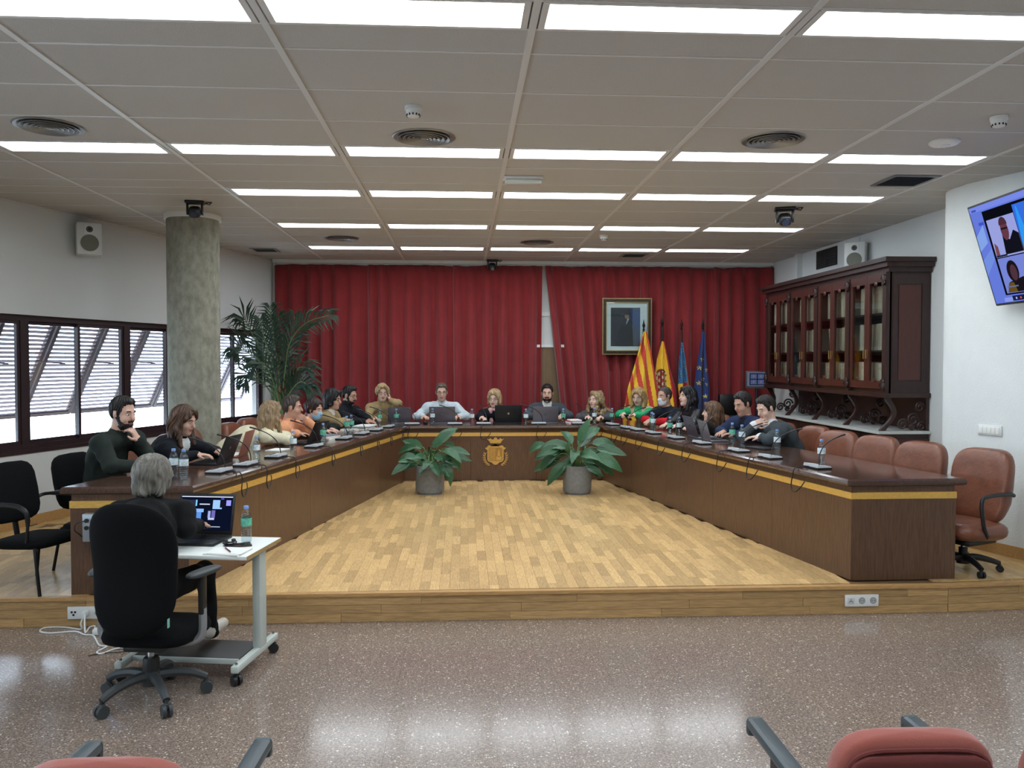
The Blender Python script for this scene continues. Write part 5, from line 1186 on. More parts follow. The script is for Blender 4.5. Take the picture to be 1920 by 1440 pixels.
class Sdf:
    def __init__(s): s.p = []
    def rc(s, a, b, ra, rb=None, k=.02, m=0, op='+', bias=0): s.p.append(dict(t='rc', a=np.array(a, float), b=np.array(b, float), ra=ra, rb=ra if rb is None else rb, k=k, m=m, op=op, bias=bias)); return s
    def el(s, c, r, R=None, k=.02, m=0, op='+', bias=0): s.p.append(dict(t='el', c=np.array(c, float), r=np.array(r, float), R=np.eye(3) if R is None else R, k=k, m=m, op=op, bias=bias)); return s
    def bounds(s):
        lo = np.full(3, 9e9); hi = -lo
        for p in s.p:
            if p['op'] != '+': continue
            if p['t'] == 'rc': r = max(p['ra'], p['rb']); a = np.minimum(p['a'], p['b'])-r; b = np.maximum(p['a'], p['b'])+r
            else: e = np.abs(p['R']) @ p['r']; a = p['c']-e; b = p['c']+e
            p['lo'], p['hi'] = a, b; lo = np.minimum(lo, a); hi = np.maximum(hi, b)
        return lo, hi
    def mesh(s, vx, cut=None, disp=None):
        lo, hi = s.bounds(); pad = .03+2*vx; lo = lo-pad; hi = hi+pad; n = np.ceil((hi-lo)/vx).astype(int)+1
        Fd = np.full(n, .5, np.float32); ax = [lo[i]+vx*np.arange(n[i]) for i in range(3)]
        for p in s.p:
            if p['op'] == '+': a, b = p['lo'], p['hi']
            else: e = (np.abs(p['R']) @ p['r']) if p['t'] == 'el' else None; a, b = p['c']-e, p['c']+e
            mg = p['k']*1.3+2*vx+.004; i0 = np.clip(np.floor((a-mg-lo)/vx).astype(int), 0, n-1); i1 = np.clip(np.ceil((b+mg-lo)/vx).astype(int)+1, 1, n)
            sl = tuple(slice(i0[i], i1[i]) for i in range(3)); G = np.stack(np.meshgrid(*[ax[i][sl[i]] for i in range(3)], indexing='ij'), -1); d = pd(p, G)
            Fd[sl] = smin(Fd[sl], d, p['k']) if p['op'] == '+' else -smin(-Fd[sl], d, p['k'])
        if cut is not None:
            G = np.stack(np.meshgrid(*ax, indexing='ij'), -1); Fd = np.maximum(Fd, cut(G))
        ins = Fd < 0; n0, n1, n2 = n
        c8 = [ins[i:n0-1+i, j:n1-1+j, k:n2-1+k] for i in (0, 1) for j in (0, 1) for k in (0, 1)]
        tot = sum(c.astype(np.int8) for c in c8); act = (tot > 0) & (tot < 8); idx = np.argwhere(act); ids = np.full(act.shape, -1, np.int64); ids[act] = np.arange(len(idx))
        acc = np.zeros((len(idx), 3)); cnt = np.zeros(len(idx)); cn = [(i, j, k) for i in (0, 1) for j in (0, 1) for k in (0, 1)]
        val = np.stack([Fd[idx[:, 0]+c[0], idx[:, 1]+c[1], idx[:, 2]+c[2]] for c in cn], 1)
        for a in range(8):
            for b in range(a+1, 8):
                if sum(abs(cn[a][q]-cn[b][q]) for q in range(3)) != 1: continue
                va, vb = val[:, a], val[:, b]; mk = (va < 0) != (vb < 0); t = np.where(mk, va/(va-vb+1e-12), 0)
                pa, pb = np.array(cn[a], float), np.array(cn[b], float); P = pa+t[:, None]*(pb-pa); acc += np.where(mk[:, None], P, 0); cnt += mk
        vert = lo+(idx+acc/cnt[:, None])*vx; quads = []
        for axn in range(3):
            s0 = [slice(None)]*3; s1 = [slice(None)]*3; s0[axn] = slice(0, n[axn]-1); s1[axn] = slice(1, n[axn]); A = ins[tuple(s0)]; B = ins[tuple(s1)]; ch = np.argwhere(A != B)
            u, v = [(1, 2), (2, 0), (0, 1)][axn]; ok = (ch[:, u] > 0) & (ch[:, v] > 0) & (ch[:, u] < n[u]-1) & (ch[:, v] < n[v]-1); ch = ch[ok]; ia = A[tuple(ch.T)]
            def g(du, dv): q = ch.copy(); q[:, u] -= du; q[:, v] -= dv; return ids[tuple(q.T)]
            Q = np.stack([g(1, 1), g(0, 1), g(0, 0), g(1, 0)], 1); Q[~ia] = Q[~ia][:, ::-1]; quads.append(Q)
        Q = np.concatenate(quads); Q = Q[(Q >= 0).all(1)]
        return vert, Q
    def mats(s, X):
        best = np.full(len(X), 9e9); m = np.zeros(len(X), np.int32)
        for p in s.p:
            if p['op'] != '+': continue
            d = pd(p, X)+p['bias']; k = d < best; best[k] = d[k]; m[k] = p['m']
        return m
def np_mesh(name, vert, quads, mi, mats, parent):
    me = bpy.data.meshes.new(name); me.vertices.add(len(vert)); me.vertices.foreach_set('co', vert.astype(np.float32).ravel()); me.loops.add(quads.size); me.loops.foreach_set('vertex_index', quads.ravel().astype(np.int32))
    me.polygons.add(len(quads)); me.polygons.foreach_set('loop_start', np.arange(0, quads.size, 4, dtype=np.int32))
    me.polygons.foreach_set('use_smooth', np.ones(len(quads), bool))
    for m in mats: me.materials.append(m)
    if mi is not None: me.polygons.foreach_set('material_index', mi.astype(np.int32))
    me.update(calc_edges=True); me.validate(); o = bpy.data.objects.new(name, me); COL.objects.link(o); o.parent = parent; return o
def vnormals(vert, quads):
    fn = np.cross(vert[quads[:, 2]]-vert[quads[:, 0]], vert[quads[:, 3]]-vert[quads[:, 1]]); N = np.zeros_like(vert)
    for i in range(4): np.add.at(N, quads[:, i], fn)
    return N/(np.linalg.norm(N, axis=1)[:, None]+1e-12)
def ik(S, Wt, l1, l2, pole):
    d = Wt-S; L = np.linalg.norm(d); mx = (l1+l2)*.985
    if L > mx: Wt = S+d/L*mx; d = Wt-S; L = mx
    L = max(L, abs(l1-l2)+.02); x = nrm(d); a = (l1*l1-l2*l2+L*L)/(2*L); h = math.sqrt(max(l1*l1-a*a, 0)); pole = np.array(pole, float); y = nrm(pole-x*pole.dot(x)); return S+x*a+y*h, Wt
def hand(sd, Wr, d, n, side, m, curl=.35, spread=.12, sc=1.0):
    """palm with four bent fingers of unequal length and a thumb leaving the side of the palm"""
    d = nrm(d); n = nrm(n-d*np.dot(n, d)); l = np.cross(d, n)*side           # l points to the thumb side
    R = np.stack([l, d, n], 1); sd.el(Wr+d*.045*sc, (.040*sc, .052*sc, .016*sc), R, .012, m)
    for i, (o, ln) in enumerate(((.028, .072), (.0095, .080), (-.0095, .074), (-.028, .058))):
        b = Wr+d*.082*sc+l*o*sc; a = 0; dirn = nrm(d+l*(o/.028)*spread)
        for j, f in enumerate((.45, .32, .23)):
            a += curl*(1.0 if j else .7); dj = dirn*math.cos(a)+n*math.sin(a); e = b+dj*ln*f*sc; sd.rc(b, e, (.0092-.0008*j)*sc, (.0086-.0008*j)*sc, .005, m); b = e
    b = Wr+d*.022*sc+l*.030*sc; e = b+nrm(d*.62+l*.62+n*.35)*.040*sc; sd.rc(b, e, .0115*sc, .010*sc, .010, m); e2 = e+nrm(d*.85+l*.15+n*.35)*.030*sc; sd.rc(e, e2, .0098*sc, .008*sc, .005, m)
SKIN = {'a': (206, 164, 144), 'b': (192, 148, 126), 'c': (216, 178, 160)}
HAIRM = {}
def hair_mat(c):
    return M('hair %d %d %d' % c, c, .5, var=.55, vscale=13, stretch=(5, 5, .6), spec=.4)
def person(lab, head, fwd, z0=PZ, top=(60, 60, 60), skin='a', hair=(30, 24, 22), style='short', fem=False, Ls=.49, yaw=0, pitch=0, roll=0, RH=None, LH=None, legs=(36, 38, 46), shoes=(24, 22, 22), vx=.0085,
           collar=None, inner=None, glasses=None, mask=None, beard=False, sleeve=None, cuff=None, vest=None, scarf=None, extra=None, hairlen=.28, sc=1.0, shift=0.0, seat=.0, legpose=None, topbump='knit', turtle=False, hips=None, neckdrop=.172, hairside=0, bulk=1.12, edge=None):
    f = nrm((fwd[0], fwd[1], 0)); rt_ = np.array([f[1], -f[0], 0]); hz = head[2]-z0; Nz = hz-neckdrop; Pz = .53+seat
    dz = Nz-Pz
    while True:      # lean further until the chest clears the table edge
        dy = math.sqrt(max(Ls*Ls-dz*dz, .01)); hy = dy+.045
        if edge is None or Ls > .64: break
        t_ = min(1, (.745-Pz)/dz); yt = dy*t_-.045*math.sin(pi*t_)-.02+.135*bulk
        if hy-edge >= yt: break
        Ls += .01
    root = V(head[0], head[1], 0)-f*hy-rt_*shift; root[2] = z0
    e = empty('person', root, rz_of(f)); tag(e, lab, 'person', 'people at the meeting')
    H = V(shift, hy, hz); N = H+V(0, -.045, -neckdrop); P = V(0, 0, Pz)
    Rh = rotz(math.radians(yaw)) @ rotx(math.radians(-pitch)) @ roty(math.radians(roll))
    def h(x, y, z): return H+Rh @ (V(x, y, z)*hs)
    hs = .95 if fem else .98
    B = Sdf(); SKN, TOP, LEG, SHO, LIP, BRD, INN, SLV, CUF = range(9); tm_, sm_ = TOP, SLV
    spd = nrm(N-P); back = np.array([0, -spd[2], spd[1]])
    def Q(t, b=.0): return P+(N-P)*t+back*(.055*math.sin(pi*t)+b)
    Rs = np.stack([V(1, 0, 0), -back, spd], 1)
    w = .90 if fem else 1.0
    B.el(P+V(0, -.01, .0), (.165, .135, .115), None, .03, LEG); B.el(Q(.30, .02), V(.150*w, .112, .13)*bulk, Rs, .05, TOP); B.el(Q(.62, .012), V(.162*w, .114, .165)*bulk, Rs, .05, TOP)
    if fem:
        for s in (-1, 1): B.el(Q(.66)-back*.062+V(s*.065, 0, 0), (.062, .05, .062), Rs, .04, TOP)
    swd = .155 if fem else .185; S = {}
    for s in (-1, 1):
        S[s] = N+V(s*swd*(.55+.45*bulk), .005, -.048); B.rc(N+V(s*.03, -.012, .0), S[s]+V(0, -.005, .004), .054*w, .062*w*bulk, .045, TOP)
    B.rc(S[-1], S[1], .064*w, .064*w, .05, TOP)
    nk = .050 if fem else .058; B.rc(N+V(0, -.005, -.02), h(0, -.018, -.055), nk, nk*.95, .02, SKN)
    if turtle: B.rc(N+V(0, -.002, .0), N*.35+h(0, -.012, -.075)*.65, nk+.018, nk+.014, .012, TOP)
    elif collar: B.rc(N+V(0, -.002, .0), N*.75+h(0, -.012, -.075)*.25, nk+.014, nk+.011, .012, INN)
    else: B.rc(N+V(0, -.004, -.01), N+V(0, -.002, .018), nk+.014, nk+.009, .014, TOP)
    # head
    B.el(h(0, -.012, .035), V(.077, .097, .097)*hs, Rh, .01, SKN); B.el(h(0, .024, -.035), V(.060, .070, .086)*hs, Rh, .03, SKN); B.el(h(0, .040, -.078), V(.045, .046, .040)*hs, Rh, .03, SKN); B.el(h(0, .074, -.100), V(.022, .018, .018)*hs, Rh, .02, SKN)
    B.rc(h(0, .088, .022), h(0, .110, -.020), .008, .0125, .012, SKN); B.rc(h(-.034, .078, .032), h(.034, .078, .032), .013, .013, .012, SKN)
    for s in (-1, 1):
        B.el(h(s*.032, .099, .010), V(.017, .014, .010)*hs, Rh, .010, SKN, '-'); B.el(h(s*.078, -.004, .002), V(.010, .020, .032)*hs, Rh @ rotz(-s*.35), .008, SKN); B.el(h(s*.042, .060, -.030), V(.022, .026, .026)*hs, Rh, .02, SKN)
    B.el(h(0, .0905, -.056), V(.021, .010, .0085)*hs, Rh, .006, LIP)
    if beard:
        B.el(h(0, .040, -.080), V(.052, .054, .046)*hs, Rh, .01, BRD)
        for s in (-1, 1): B.rc(h(s*.066, .012, -.02), h(s*.045, .055, -.080), .012, .018, .01, BRD)
        B.rc(h(-.022, .094, -.044), h(.022, .094, -.044), .006, .006, .006, BRD)
    # arms
    l1, l2 = (.275, .245) if fem else (.295, .265); ar = (.90 if fem else 1.0)*(.4+.6*bulk)*1.08; arms = {}
    for s, hd in ((1, RH), (-1, LH)):
        hd = hd or dict(); kind = hd.get('k', 'table')
        if kind == 'table':
            t = hd.get('at', (.13, .20)); cu = hd.get('curl', .30); Wt = V(s*t[0], hy+t[1], .745+.042+.050*cu+(0 if len(t) < 3 else t[2])); pole = V(s*.62, -.6, .0); dd = V(-s*hd.get('in', .45), .85, -.03); nn = V(0, 0, -1)
        elif kind == 'chin': Wt = h(s*.055, .125, -.165)+V(0, 0, -.03); pole = V(s*.45, .1, -.9); dd = V(-s*.35, -.12, .75); nn = V(-s*.35, -1, .0); cu = .75
        elif kind == 'mouth': Wt = h(s*.085, .135, -.125); pole = V(s*.5, .1, -.9); dd = V(-s*.85, -.10, .30); nn = V(0, -1, .1); cu = .55
        elif kind == 'cheek': Wt = h(s*.115, .03, -.115); pole = V(s*.6, .3, -.8); dd = V(-s*.15, -.05, 1); nn = V(-s*1, -.3, 0); cu = .25
        else: Wt = V(*hd['pos']); pole = V(*hd.get('pole', (s*.7, -.2, -.6))); dd = V(*hd.get('dir', (0, 1, 0))); nn = V(*hd.get('nrm', (0, 0, -1))); cu = hd.get('curl', .4)
        E, Wt = ik(S[s], Wt, l1, l2, hd.get('pole', pole)); E = np.array(E)
        zmin = (.745 if edge is not None else .725)+.062*ar; E[2] = max(E[2], zmin); E[0] = s*min(s*E[0], swd+hd.get('wide', .06)); arms[s] = (E, Wt)
        um = SLV if vest else TOP; B.rc(S[s], E, .060*ar, .050*ar, .03, um); fm = SLV if sleeve else um; B.rc(E, E*.12+Wt*.88, .050*ar, .039*ar, .02, fm)
        if cuff: B.rc(E*.16+Wt*.84, E*.07+Wt*.93, .040*ar, .039*ar, .006, CUF)
        B.rc(E*.2+Wt*.8, Wt+nrm(dd)*.015, .025*ar, .024*ar, .015, SKN); hand(B, Wt, dd, nn, -s, SKN, cu, hd.get('spread', .12), .92 if fem else 1.0)
    # legs
    for s in (-1, 1):
        lp = (legpose or {}).get(s); K = V(s*.115, .43, .50+seat) if lp is None else V(*lp[0]); A = V(s*.12, .40, .09) if lp is None else V(*lp[1]); hp = P+V(s*.085, .02, -.015)
        B.rc(hp, K, .088, .062, .03, LEG); B.rc(K, A, .060, .040, .02, LEG); fd = nrm((K-hp)*V(1, 1, 0)) if lp is None else nrm(V(*lp[2])); T = A+fd*.15+V(0, 0, -.045); B.rc(A+fd*-.02+V(0, 0, -.045), T, .038, .032, .02, SHO); B.rc(A, A+V(0, 0, -.05), .036, .041, .02, LEG)
    if extra: extra(B, dict(h=h, N=N, Q=Q, back=back, S=S, arms=arms, Rh=Rh, hs=hs, P=P, TOP=TOP, INN=INN, SLV=SLV, H=H))
    vert, quads = B.mesh(vx)
    vm = B.mats(vert); cloth = np.isin(vm, (TOP, SLV, LEG)); vn = vnormals(vert, quads); x_, y_, z_ = vert.T; sd_ = head[0]*7
    msk = .5+.5*np.sin(11*x_+sd_)*np.sin(13*y_+2*sd_)*np.sin(9*z_+sd_)*1.6; fold = (.0046*np.sin(33*z_+3*np.sin(17*x_+sd_)+3*np.sin(23*y_))+.0030*np.sin(61*y_-38*z_+4*np.sin(19*x_+sd_)))*np.clip(msk, .1, 1)
    vert = vert+vn*(fold*cloth)[:, None]; fc = vert[quads].mean(1); mi = B.mats(fc)
    X_ = (fc-H) @ Rh/hs
    if style in ('short', 'buzz', 'crop'): mi[(mi == SKN) & (X_[:, 2] > hairline(X_[:, 1], X_[:, 0])) & (X_[:, 2] > -.07) & (np.abs(X_[:, 0]) < .081) & (X_[:, 1] < .10)] = BRD
    fnm = np.cross(vert[quads[:, 2]]-vert[quads[:, 0]], vert[quads[:, 3]]-vert[quads[:, 1]]); fnm /= np.linalg.norm(fnm, axis=1)[:, None]+1e-12
    if inner:
        rel = fc-N; wd_ = -(rel @ spd); front = fnm @ -back > .15; k = (mi == TOP) & front & (np.abs(rel[:, 0]) < inner[1]*(1.0-wd_/inner[2])) & (wd_ > -.05) & (wd_ < inner[2]); mi[k] = INN
    def cl(nm, c): return M('cloth %s %d %d %d' % ((nm,)+tuple(c)), c, .85, var=.12, vscale=14, bump=.25 if nm == 'knit' else .15, bscale=140 if nm == 'knit' else 30, spec=.25) if nm != 'leather' else M('cloth leather %d %d %d' % tuple(c), c, .35, bump=.3, bscale=26)
    sk = M('skin '+skin, SKIN[skin], .55, var=.05, vscale=20); lp_ = M('lips', (168, 96, 88), .5); hm = hair_mat(hair)
    inn_c = inner[0] if inner else (collar if collar else top)
    mats = [sk, cl(topbump, top), cl('cloth', legs), M('shoe %d %d %d' % shoes, shoes, .5), lp_, hm, cl('cloth', inn_c), cl('knit', sleeve or (vest if vest else top)), cl('cloth', cuff or top)]
    np_mesh('body', vert, quads, mi, mats, e)
    # eyes, brows
    for s in (-1, 1):
        c = h(s*.032, .0775, .010)
        ey = MB().sup(c, (.023, .020, .013 if pitch < 14 else .006), 2, Rh, 10, 6).build('eye', M('eye white', (214, 208, 200), .3), e); MB().sup(h(s*.032, .086, .009 if pitch < 14 else .005), (.010, .008, .011 if pitch < 14 else .004), 2, Rh, 8, 6).build('iris', M('iris dark', (34, 24, 20), .2), ey)
        MB().tube([h(s*.016, .0925, .034), h(s*.032, .0925, .040), h(s*.050, .080, .034)], .0042, 5).build('eyebrow', hair_mat(tuple(int(v*.75) for v in hair)), e)
    # hair
    if style != 'none':
        Hs = Sdf(); skc = h(0, -.014, .036); vol = {'short': .006, 'buzz': .0035, 'crop': .009, 'cropf': .009}.get(style, .015); Hs.el(skc, V(.077+vol, .097+vol, .097+vol)*hs, Rh, .01)
        if style in ('short', 'crop'): Hs.el(h(0, -.004, .064), V(.072, .088, .076)*hs, Rh, .02)
        rr = random.Random(int(abs(head[0]*1000)))
        dn = V(0, 0, -1.0)
        if style in ('short', 'crop'): Hs.el(h(0, .040, .112), V(.050, .036, .022)*hs, Rh, .02)
        if style in ('bob', 'cropf', 'greybob'):
            L = {'bob': .10, 'cropf': .0, 'greybob': .075}[style]
            for s in (-1, 1): Hs.rc(h(s*.070, -.005, .05), h(s*.080, .015, -L*.55), .030, .026, .03); Hs.rc(h(s*.062, -.05, .03), h(s*.070, -.045, -L), .036, .030, .03); Hs.rc(h(s*.035, .072, .108), h(s*.076, .055, .03), .020, .016, .02)
            Hs.rc(h(0, -.08, .03), h(0, -.078, -L), .045, .038, .03); Hs.el(h(0, -.02, .09), V(.088, .10, .06)*hs, Rh, .02) if style != 'cropf' else Hs.el(h(.015, .03, .112), V(.062, .062, .030)*hs, Rh, .02)
            if style == 'greybob': Hs.el(h(0, -.028, .045), V(.104, .116, .105)*hs, Rh, .02)
        if style in ('long', 'wavy'):
            L = hairlen
            for s in (-1, 1):
                a0 = h(s*.066, .020, .085); a1 = h(s*.082, .020, .0); a2 = h(s*.088, .015, -.07); fwd_ = .045 if s != hairside else -.02; a3 = a2+dn*(L-.10)+V(s*.008, fwd_, 0)
                Hs.rc(a0, a1, .020, .022, .02); Hs.rc(a1, a2, .024, .027, .02); Hs.rc(a2, a3, .030, .018, .03)
                b0 = h(s*.065, -.05, .04); b1 = h(s*.075, -.055, -.05); b2 = b1+dn*(L-.05)+V(0, .0, 0); Hs.rc(b0, b1, .036, .038, .03); Hs.rc(b1, b2, .040, .026, .03)
                Hs.rc(h(s*.012, .080, .118), h(s*.068, .066, .045), .014, .014, .02)
            c0 = h(0, -.088, .03); c1 = h(0, -.095, -.06); Hs.rc(c0, c1, .046, .050, .03); Hs.rc(c1, c1+dn*(L-.05)+V(0, -.01, 0), .052, .034, .03)
        if style == 'bun':
            Hs.el(h(0, -.118, .03), V(.036, .034, .036)*hs, Rh, .02)
            for s in (-1, 1): Hs.rc(h(s*.055, .045, .09), h(s*.074, .0, .02), .018, .014, .02)
        if style == 'curly':
            for i in range(190):
                a = rr.uniform(0, 2*pi); zz = rr.uniform(-.30, .13); rad = .088*math.sqrt(max(.15, 1-max(0, (zz-.05)/.10)**2))+.045*max(0, min(1, (.08-zz)/.2)); x, y = rad*math.cos(a), rad*math.sin(a)-.02
                if y > .045 and abs(x) < .062 and zz < .085: continue
                p = h(x*.95, y, min(zz, .12)) if zz > -.05 else h(x*.95, y, -.05)+dn*(-.05-zz); Hs.el(p, V(1, 1, 1)*rr.uniform(.020, .034), None, .010)
        # keep the face free: everything in front of and under the hairline is cut away
        hl_f, hl_z = (.074, .082) if style in ('short', 'buzz', 'crop') else (.078, .094)
        if style in ('short', 'buzz', 'crop'):
            def cut(G):
                X = (G-H) @ Rh/hs; return hairline(X[..., 1], X[..., 0])-X[..., 2]
        else:
            def cut(G):
                X = (G-H) @ Rh/hs; q = np.sqrt((X[..., 0]/.068)**2+((X[..., 2]+.025)/.112)**2); d = (1-q)*.07; return np.where(X[..., 1] > .020, np.minimum(d, (X[..., 1]-.020)), -1)
        hv, hq = Hs.mesh(vx*.9, cut)
        if len(hv):
            nn = vnormals(hv, hq); X = (hv-H) @ Rh; ang = np.arctan2(X[:, 0], X[:, 1]+.02)
            am = .0055 if style not in ('curly',) else .002
            hv = hv+nn*(am*np.sin(ang*21+3*np.sin(X[:, 2]*30+ang*4)))[:, None]
            np_mesh('hair', hv, hq, None, [hm], e)
    if glasses:
        g = MB()
        for s in (-1, 1): g.tube([h(s*.033+.022*math.cos(t*pi/9), .099-.010*abs(math.cos(t*pi/9)), .008+.018*math.sin(t*pi/9)) for t in range(18)], .0019, 5, True); g.tube([h(s*.055, .090, .012), h(s*.079, .02, .014), h(s*.079, -.01, .006)], .0018, 5)
        g.tube([h(-.011, .101, .012), h(0, .104, .015), h(.011, .101, .012)], .0018, 5); g.build('glasses', M('glasses %d %d %d' % glasses, glasses, .3), e)
    if mask:
        Ms = Sdf(); Ms.el(h(0, .028, -.042), V(.066, .078, .080)*hs, Rh, .03); Ms.el(h(0, .048, -.082), V(.047, .048, .040)*hs, Rh, .03); Ms.rc(h(0, .100, -.005), h(0, .116, -.03), .010, .012, .02)
        def mc(G): X = (G-H) @ Rh/hs; return np.maximum(np.maximum(X[..., 2]+.004, -.112-X[..., 2]), .030-X[..., 1])
        mv, mq = Ms.mesh(vx*.8, mc); mk = np_mesh('face_mask', mv, mq, None, [M('mask %d %d %d' % mask, mask, .8)], e)
        m = MB()
        for s in (-1, 1): m.tube([h(s*.058, .045, -.02), h(s*.076, .0, -.005), h(s*.082, -.016, .012)], .0016, 5); m.tube([h(s*.050, .045, -.085), h(s*.075, .0, -.03), h(s*.082, -.016, -.008)], .0016, 5)
        m.build('ear_loop', M('mask loop', (220, 222, 222), .8), mk)
    if scarf:
        Sc = Sdf()
        for i in range(14):
            t0, t1 = i/14*2*pi, (i+1)/14*2*pi; r_ = nk+.022; p = lambda t: N+V(r_*math.sin(t)*1.1, r_*math.cos(t), .022+.008*math.sin(3*t)); Sc.rc(p(t0), p(t1), .020, .020, .01)
        for s in (-1, 1): a = N+V(s*.05, .055, 0); Sc.rc(a, Q(.75)-back*.125+V(s*.045, 0, 0), .024, .026, .02); Sc.rc(Q(.75)-back*.125+V(s*.045, 0, 0), Q(.25)-back*.14+V(s*.04, 0, 0), .026, .022, .02)
        sv, sq = Sc.mesh(vx); np_mesh('scarf', sv, sq, None, [M('scarf %d %d %d' % scarf, scarf, .9, var=.1, vscale=30)], e)
    e['_root'] = 0; del e['_root']
    return e, root, f, dict(h=h, arms=arms, H=H, Rh=Rh)
def watch(P, s, mt, lab):
    E, Wt = P[3]['arms'][s]; d = nrm(Wt-E); x, y, _ = frame(d); c = Wt-d*.02; MB().tube([c+(x*math.cos(t*pi/8)+y*math.sin(t*pi/8))*.030 for t in range(16)], .006, 6, True).build('watch', mt, P[0])
def head_at(px, py, sg, over):
    """head centre: the pixel's ray met with the upright plane along the seats of one table side"""
    d = ray(px, py); n = V(*SEGN[sg], 0); p0 = V(*(ring([OUT[i]-over for i in range(3)])[sg]), 0); t = (p0-CAM0).dot(n)/d.dot(n); return CAM0+d*t
# ================================================================== the cast
IL, IB, IR = INR[0], INR[1], INR[2]
def sit(P, lab, back=-.02):
    root, f = P[1], P[2]; put_chair(root[0]+f[0]*back, root[1]+f[1]*back, f, lab)
NEAR = .0062
# --- left wing, from the near end
P1 = person('bearded man in a dark green jumper with a hand at his chin', head_at(230, 776, 0, -.10), edge=-.10+.01, fwd=nrm((.93, -.25)), top=(34, 42, 38), skin='a', hair=(26, 22, 22), style='short', beard=True, yaw=-6, pitch=10, RH=dict(k='table', at=(.10, .22)), LH=dict(k='chin'), vx=NEAR, Ls=.50, cuff=(30, 36, 34), turtle=False)
watch(P1, -1, M('silver watch', (190, 192, 196), .3, .8), '')
v2 = copy_tree(vc); place(v2, (P1[1][0]-P1[2][0]*.05, P1[1][1]-P1[2][1]*.05, PZ), rz_of(P1[2]), 'black visitor chair under the man in the dark green jumper')
def puffer(B, d):
    for t in (.25, .38, .51, .64, .77):
        for s in (-1, 1): q = d['Q'](t); B.rc(q+V(s*.02, .07, 0), q+V(s*.15, -.01, 0), .040, .040, .02, d['TOP']); B.rc(q+V(s*.15, -.01, 0), q+V(s*.03, -.095, 0), .040, .040, .02, d['TOP'])
    B.rc(d['N']+V(-.06, -.06, .01), d['N']+V(.06, -.06, .01), .045, .045, .03, d['TOP'])
P2 = person('woman with long brown hair in a black puffer jacket looking down at her laptop', head_at(345, 789, 0, .04), edge=.04+.01, fwd=nrm((.90, -.35)), top=(20, 23, 30), topbump='cloth', skin='a', hair=(78, 56, 42), style='long', fem=True, Ls=.48, yaw=6, pitch=18, inner=((206, 206, 204), .05, .26), RH=dict(k='table', at=(.12, .22, .02), curl=.35), LH=dict(k='table', at=(.12, .24, .02), curl=.35), vx=NEAR, extra=puffer, hairlen=.24)
sit(P2, 'brown leather chair under the woman in the black puffer jacket')
P3 = person('woman with straight blonde hair in a cream blazer, seen half from behind', head_at(508, 776, 0, .14), edge=.14+.01, fwd=nrm((.95, .2)), top=(222, 214, 184), topbump='cloth', skin='c', hair=(142, 118, 88), style='long', fem=True, Ls=.50, yaw=34, pitch=2, RH=dict(k='table', at=(.06, .11), curl=.6), LH=dict(k='table', at=(.05, .10), curl=.6), hairlen=.25, vx=.0072, hairside=0)
sit(P3, 'brown leather chair under the woman in the cream blazer', .03)
P4 = person('man with short grey-brown hair in an orange shirt, hand with a pen at his mouth', head_at(548, 765, 0, .12), edge=.12+.01, fwd=nrm((.98, -.12)), top=(228, 160, 120), topbump='cloth', skin='b', hair=(70, 60, 54), style='short', Ls=.50, yaw=8, pitch=4, RH=dict(k='table', at=(.06, .08), curl=.5), LH=dict(k='mouth'), collar=(230, 164, 124), vx=.0072)
sit(P4, 'brown leather chair under the man in the orange shirt')
P5 = person('woman with tied dark hair and a pale blue face mask in a black jacket', head_at(589, 768, 0, .14), edge=.14+.01, fwd=nrm((.92, -.30)), top=(30, 33, 32), topbump='cloth', skin='a', hair=(48, 32, 28), style='bun', fem=True, Ls=.50, yaw=-4, pitch=12, mask=(150, 196, 222), RH=dict(k='table', at=(.12, .20)), LH=dict(k='table', at=(.10, .16)))
sit(P5, 'brown leather chair under the masked woman in black')
P6 = person('woman with short black hair and glasses in a mustard jumper with a white collar', head_at(624, 750, 0, .10), edge=.10+.01, fwd=nrm((.96, -.20)), top=(152, 130, 92), skin='b', hair=(22, 18, 20), style='bob', fem=True, Ls=.50, yaw=0, pitch=8, glasses=(60, 50, 44), collar=(210, 206, 196), RH=dict(k='table', at=(.10, .18, .06), curl=.6), LH=dict(k='table', at=(.12, .07), curl=.4))
sit(P6, 'brown leather chair under the woman in the mustard jumper')
P7 = person('man with black hair, beard and glasses in a black jumper', head_at(655, 742, 0, .04), edge=.04+.01, fwd=nrm((.90, -.45)), top=(22, 24, 30), skin='b', hair=(20, 18, 18), style='short', beard=True, Ls=.50, yaw=6, pitch=14, glasses=(24, 22, 22), turtle=True, RH=dict(k='table', at=(.08, .30)), LH=dict(k='table', at=(.12, .22)))
sit(P7, 'brown leather chair under the man in black with glasses')
# --- middle
P8 = person('woman with short blonde hair and glasses in a mustard turtleneck, hand at her ear', head_at(717, 736, 1, -.02), edge=-.02+.01, fwd=nrm((.18, -1)), top=(164, 142, 102), skin='c', hair=(172, 148, 108), style='cropf', fem=True, Ls=.48, yaw=2, pitch=14, glasses=(70, 60, 50), turtle=True, RH=dict(k='table', at=(.12, .20)), LH=dict(k='cheek'))
sit(P8, 'brown leather chair under the woman in the mustard turtleneck')
P9 = person('man with short grey hair and glasses in a pale blue shirt behind a laptop', head_at(828, 736, 1, -.02), edge=-.02+.01, fwd=(0.02, -1), top=(196, 208, 214), topbump='cloth', skin='a', hair=(92, 80, 70), style='short', Ls=.48, yaw=3, pitch=10, glasses=(40, 38, 40), collar=(200, 212, 218), RH=dict(k='table', at=(.25, .16, .02), wide=.17), LH=dict(k='table', at=(.24, .16, .02), wide=.17))
sit(P9, 'brown leather chair under the man in the pale blue shirt')
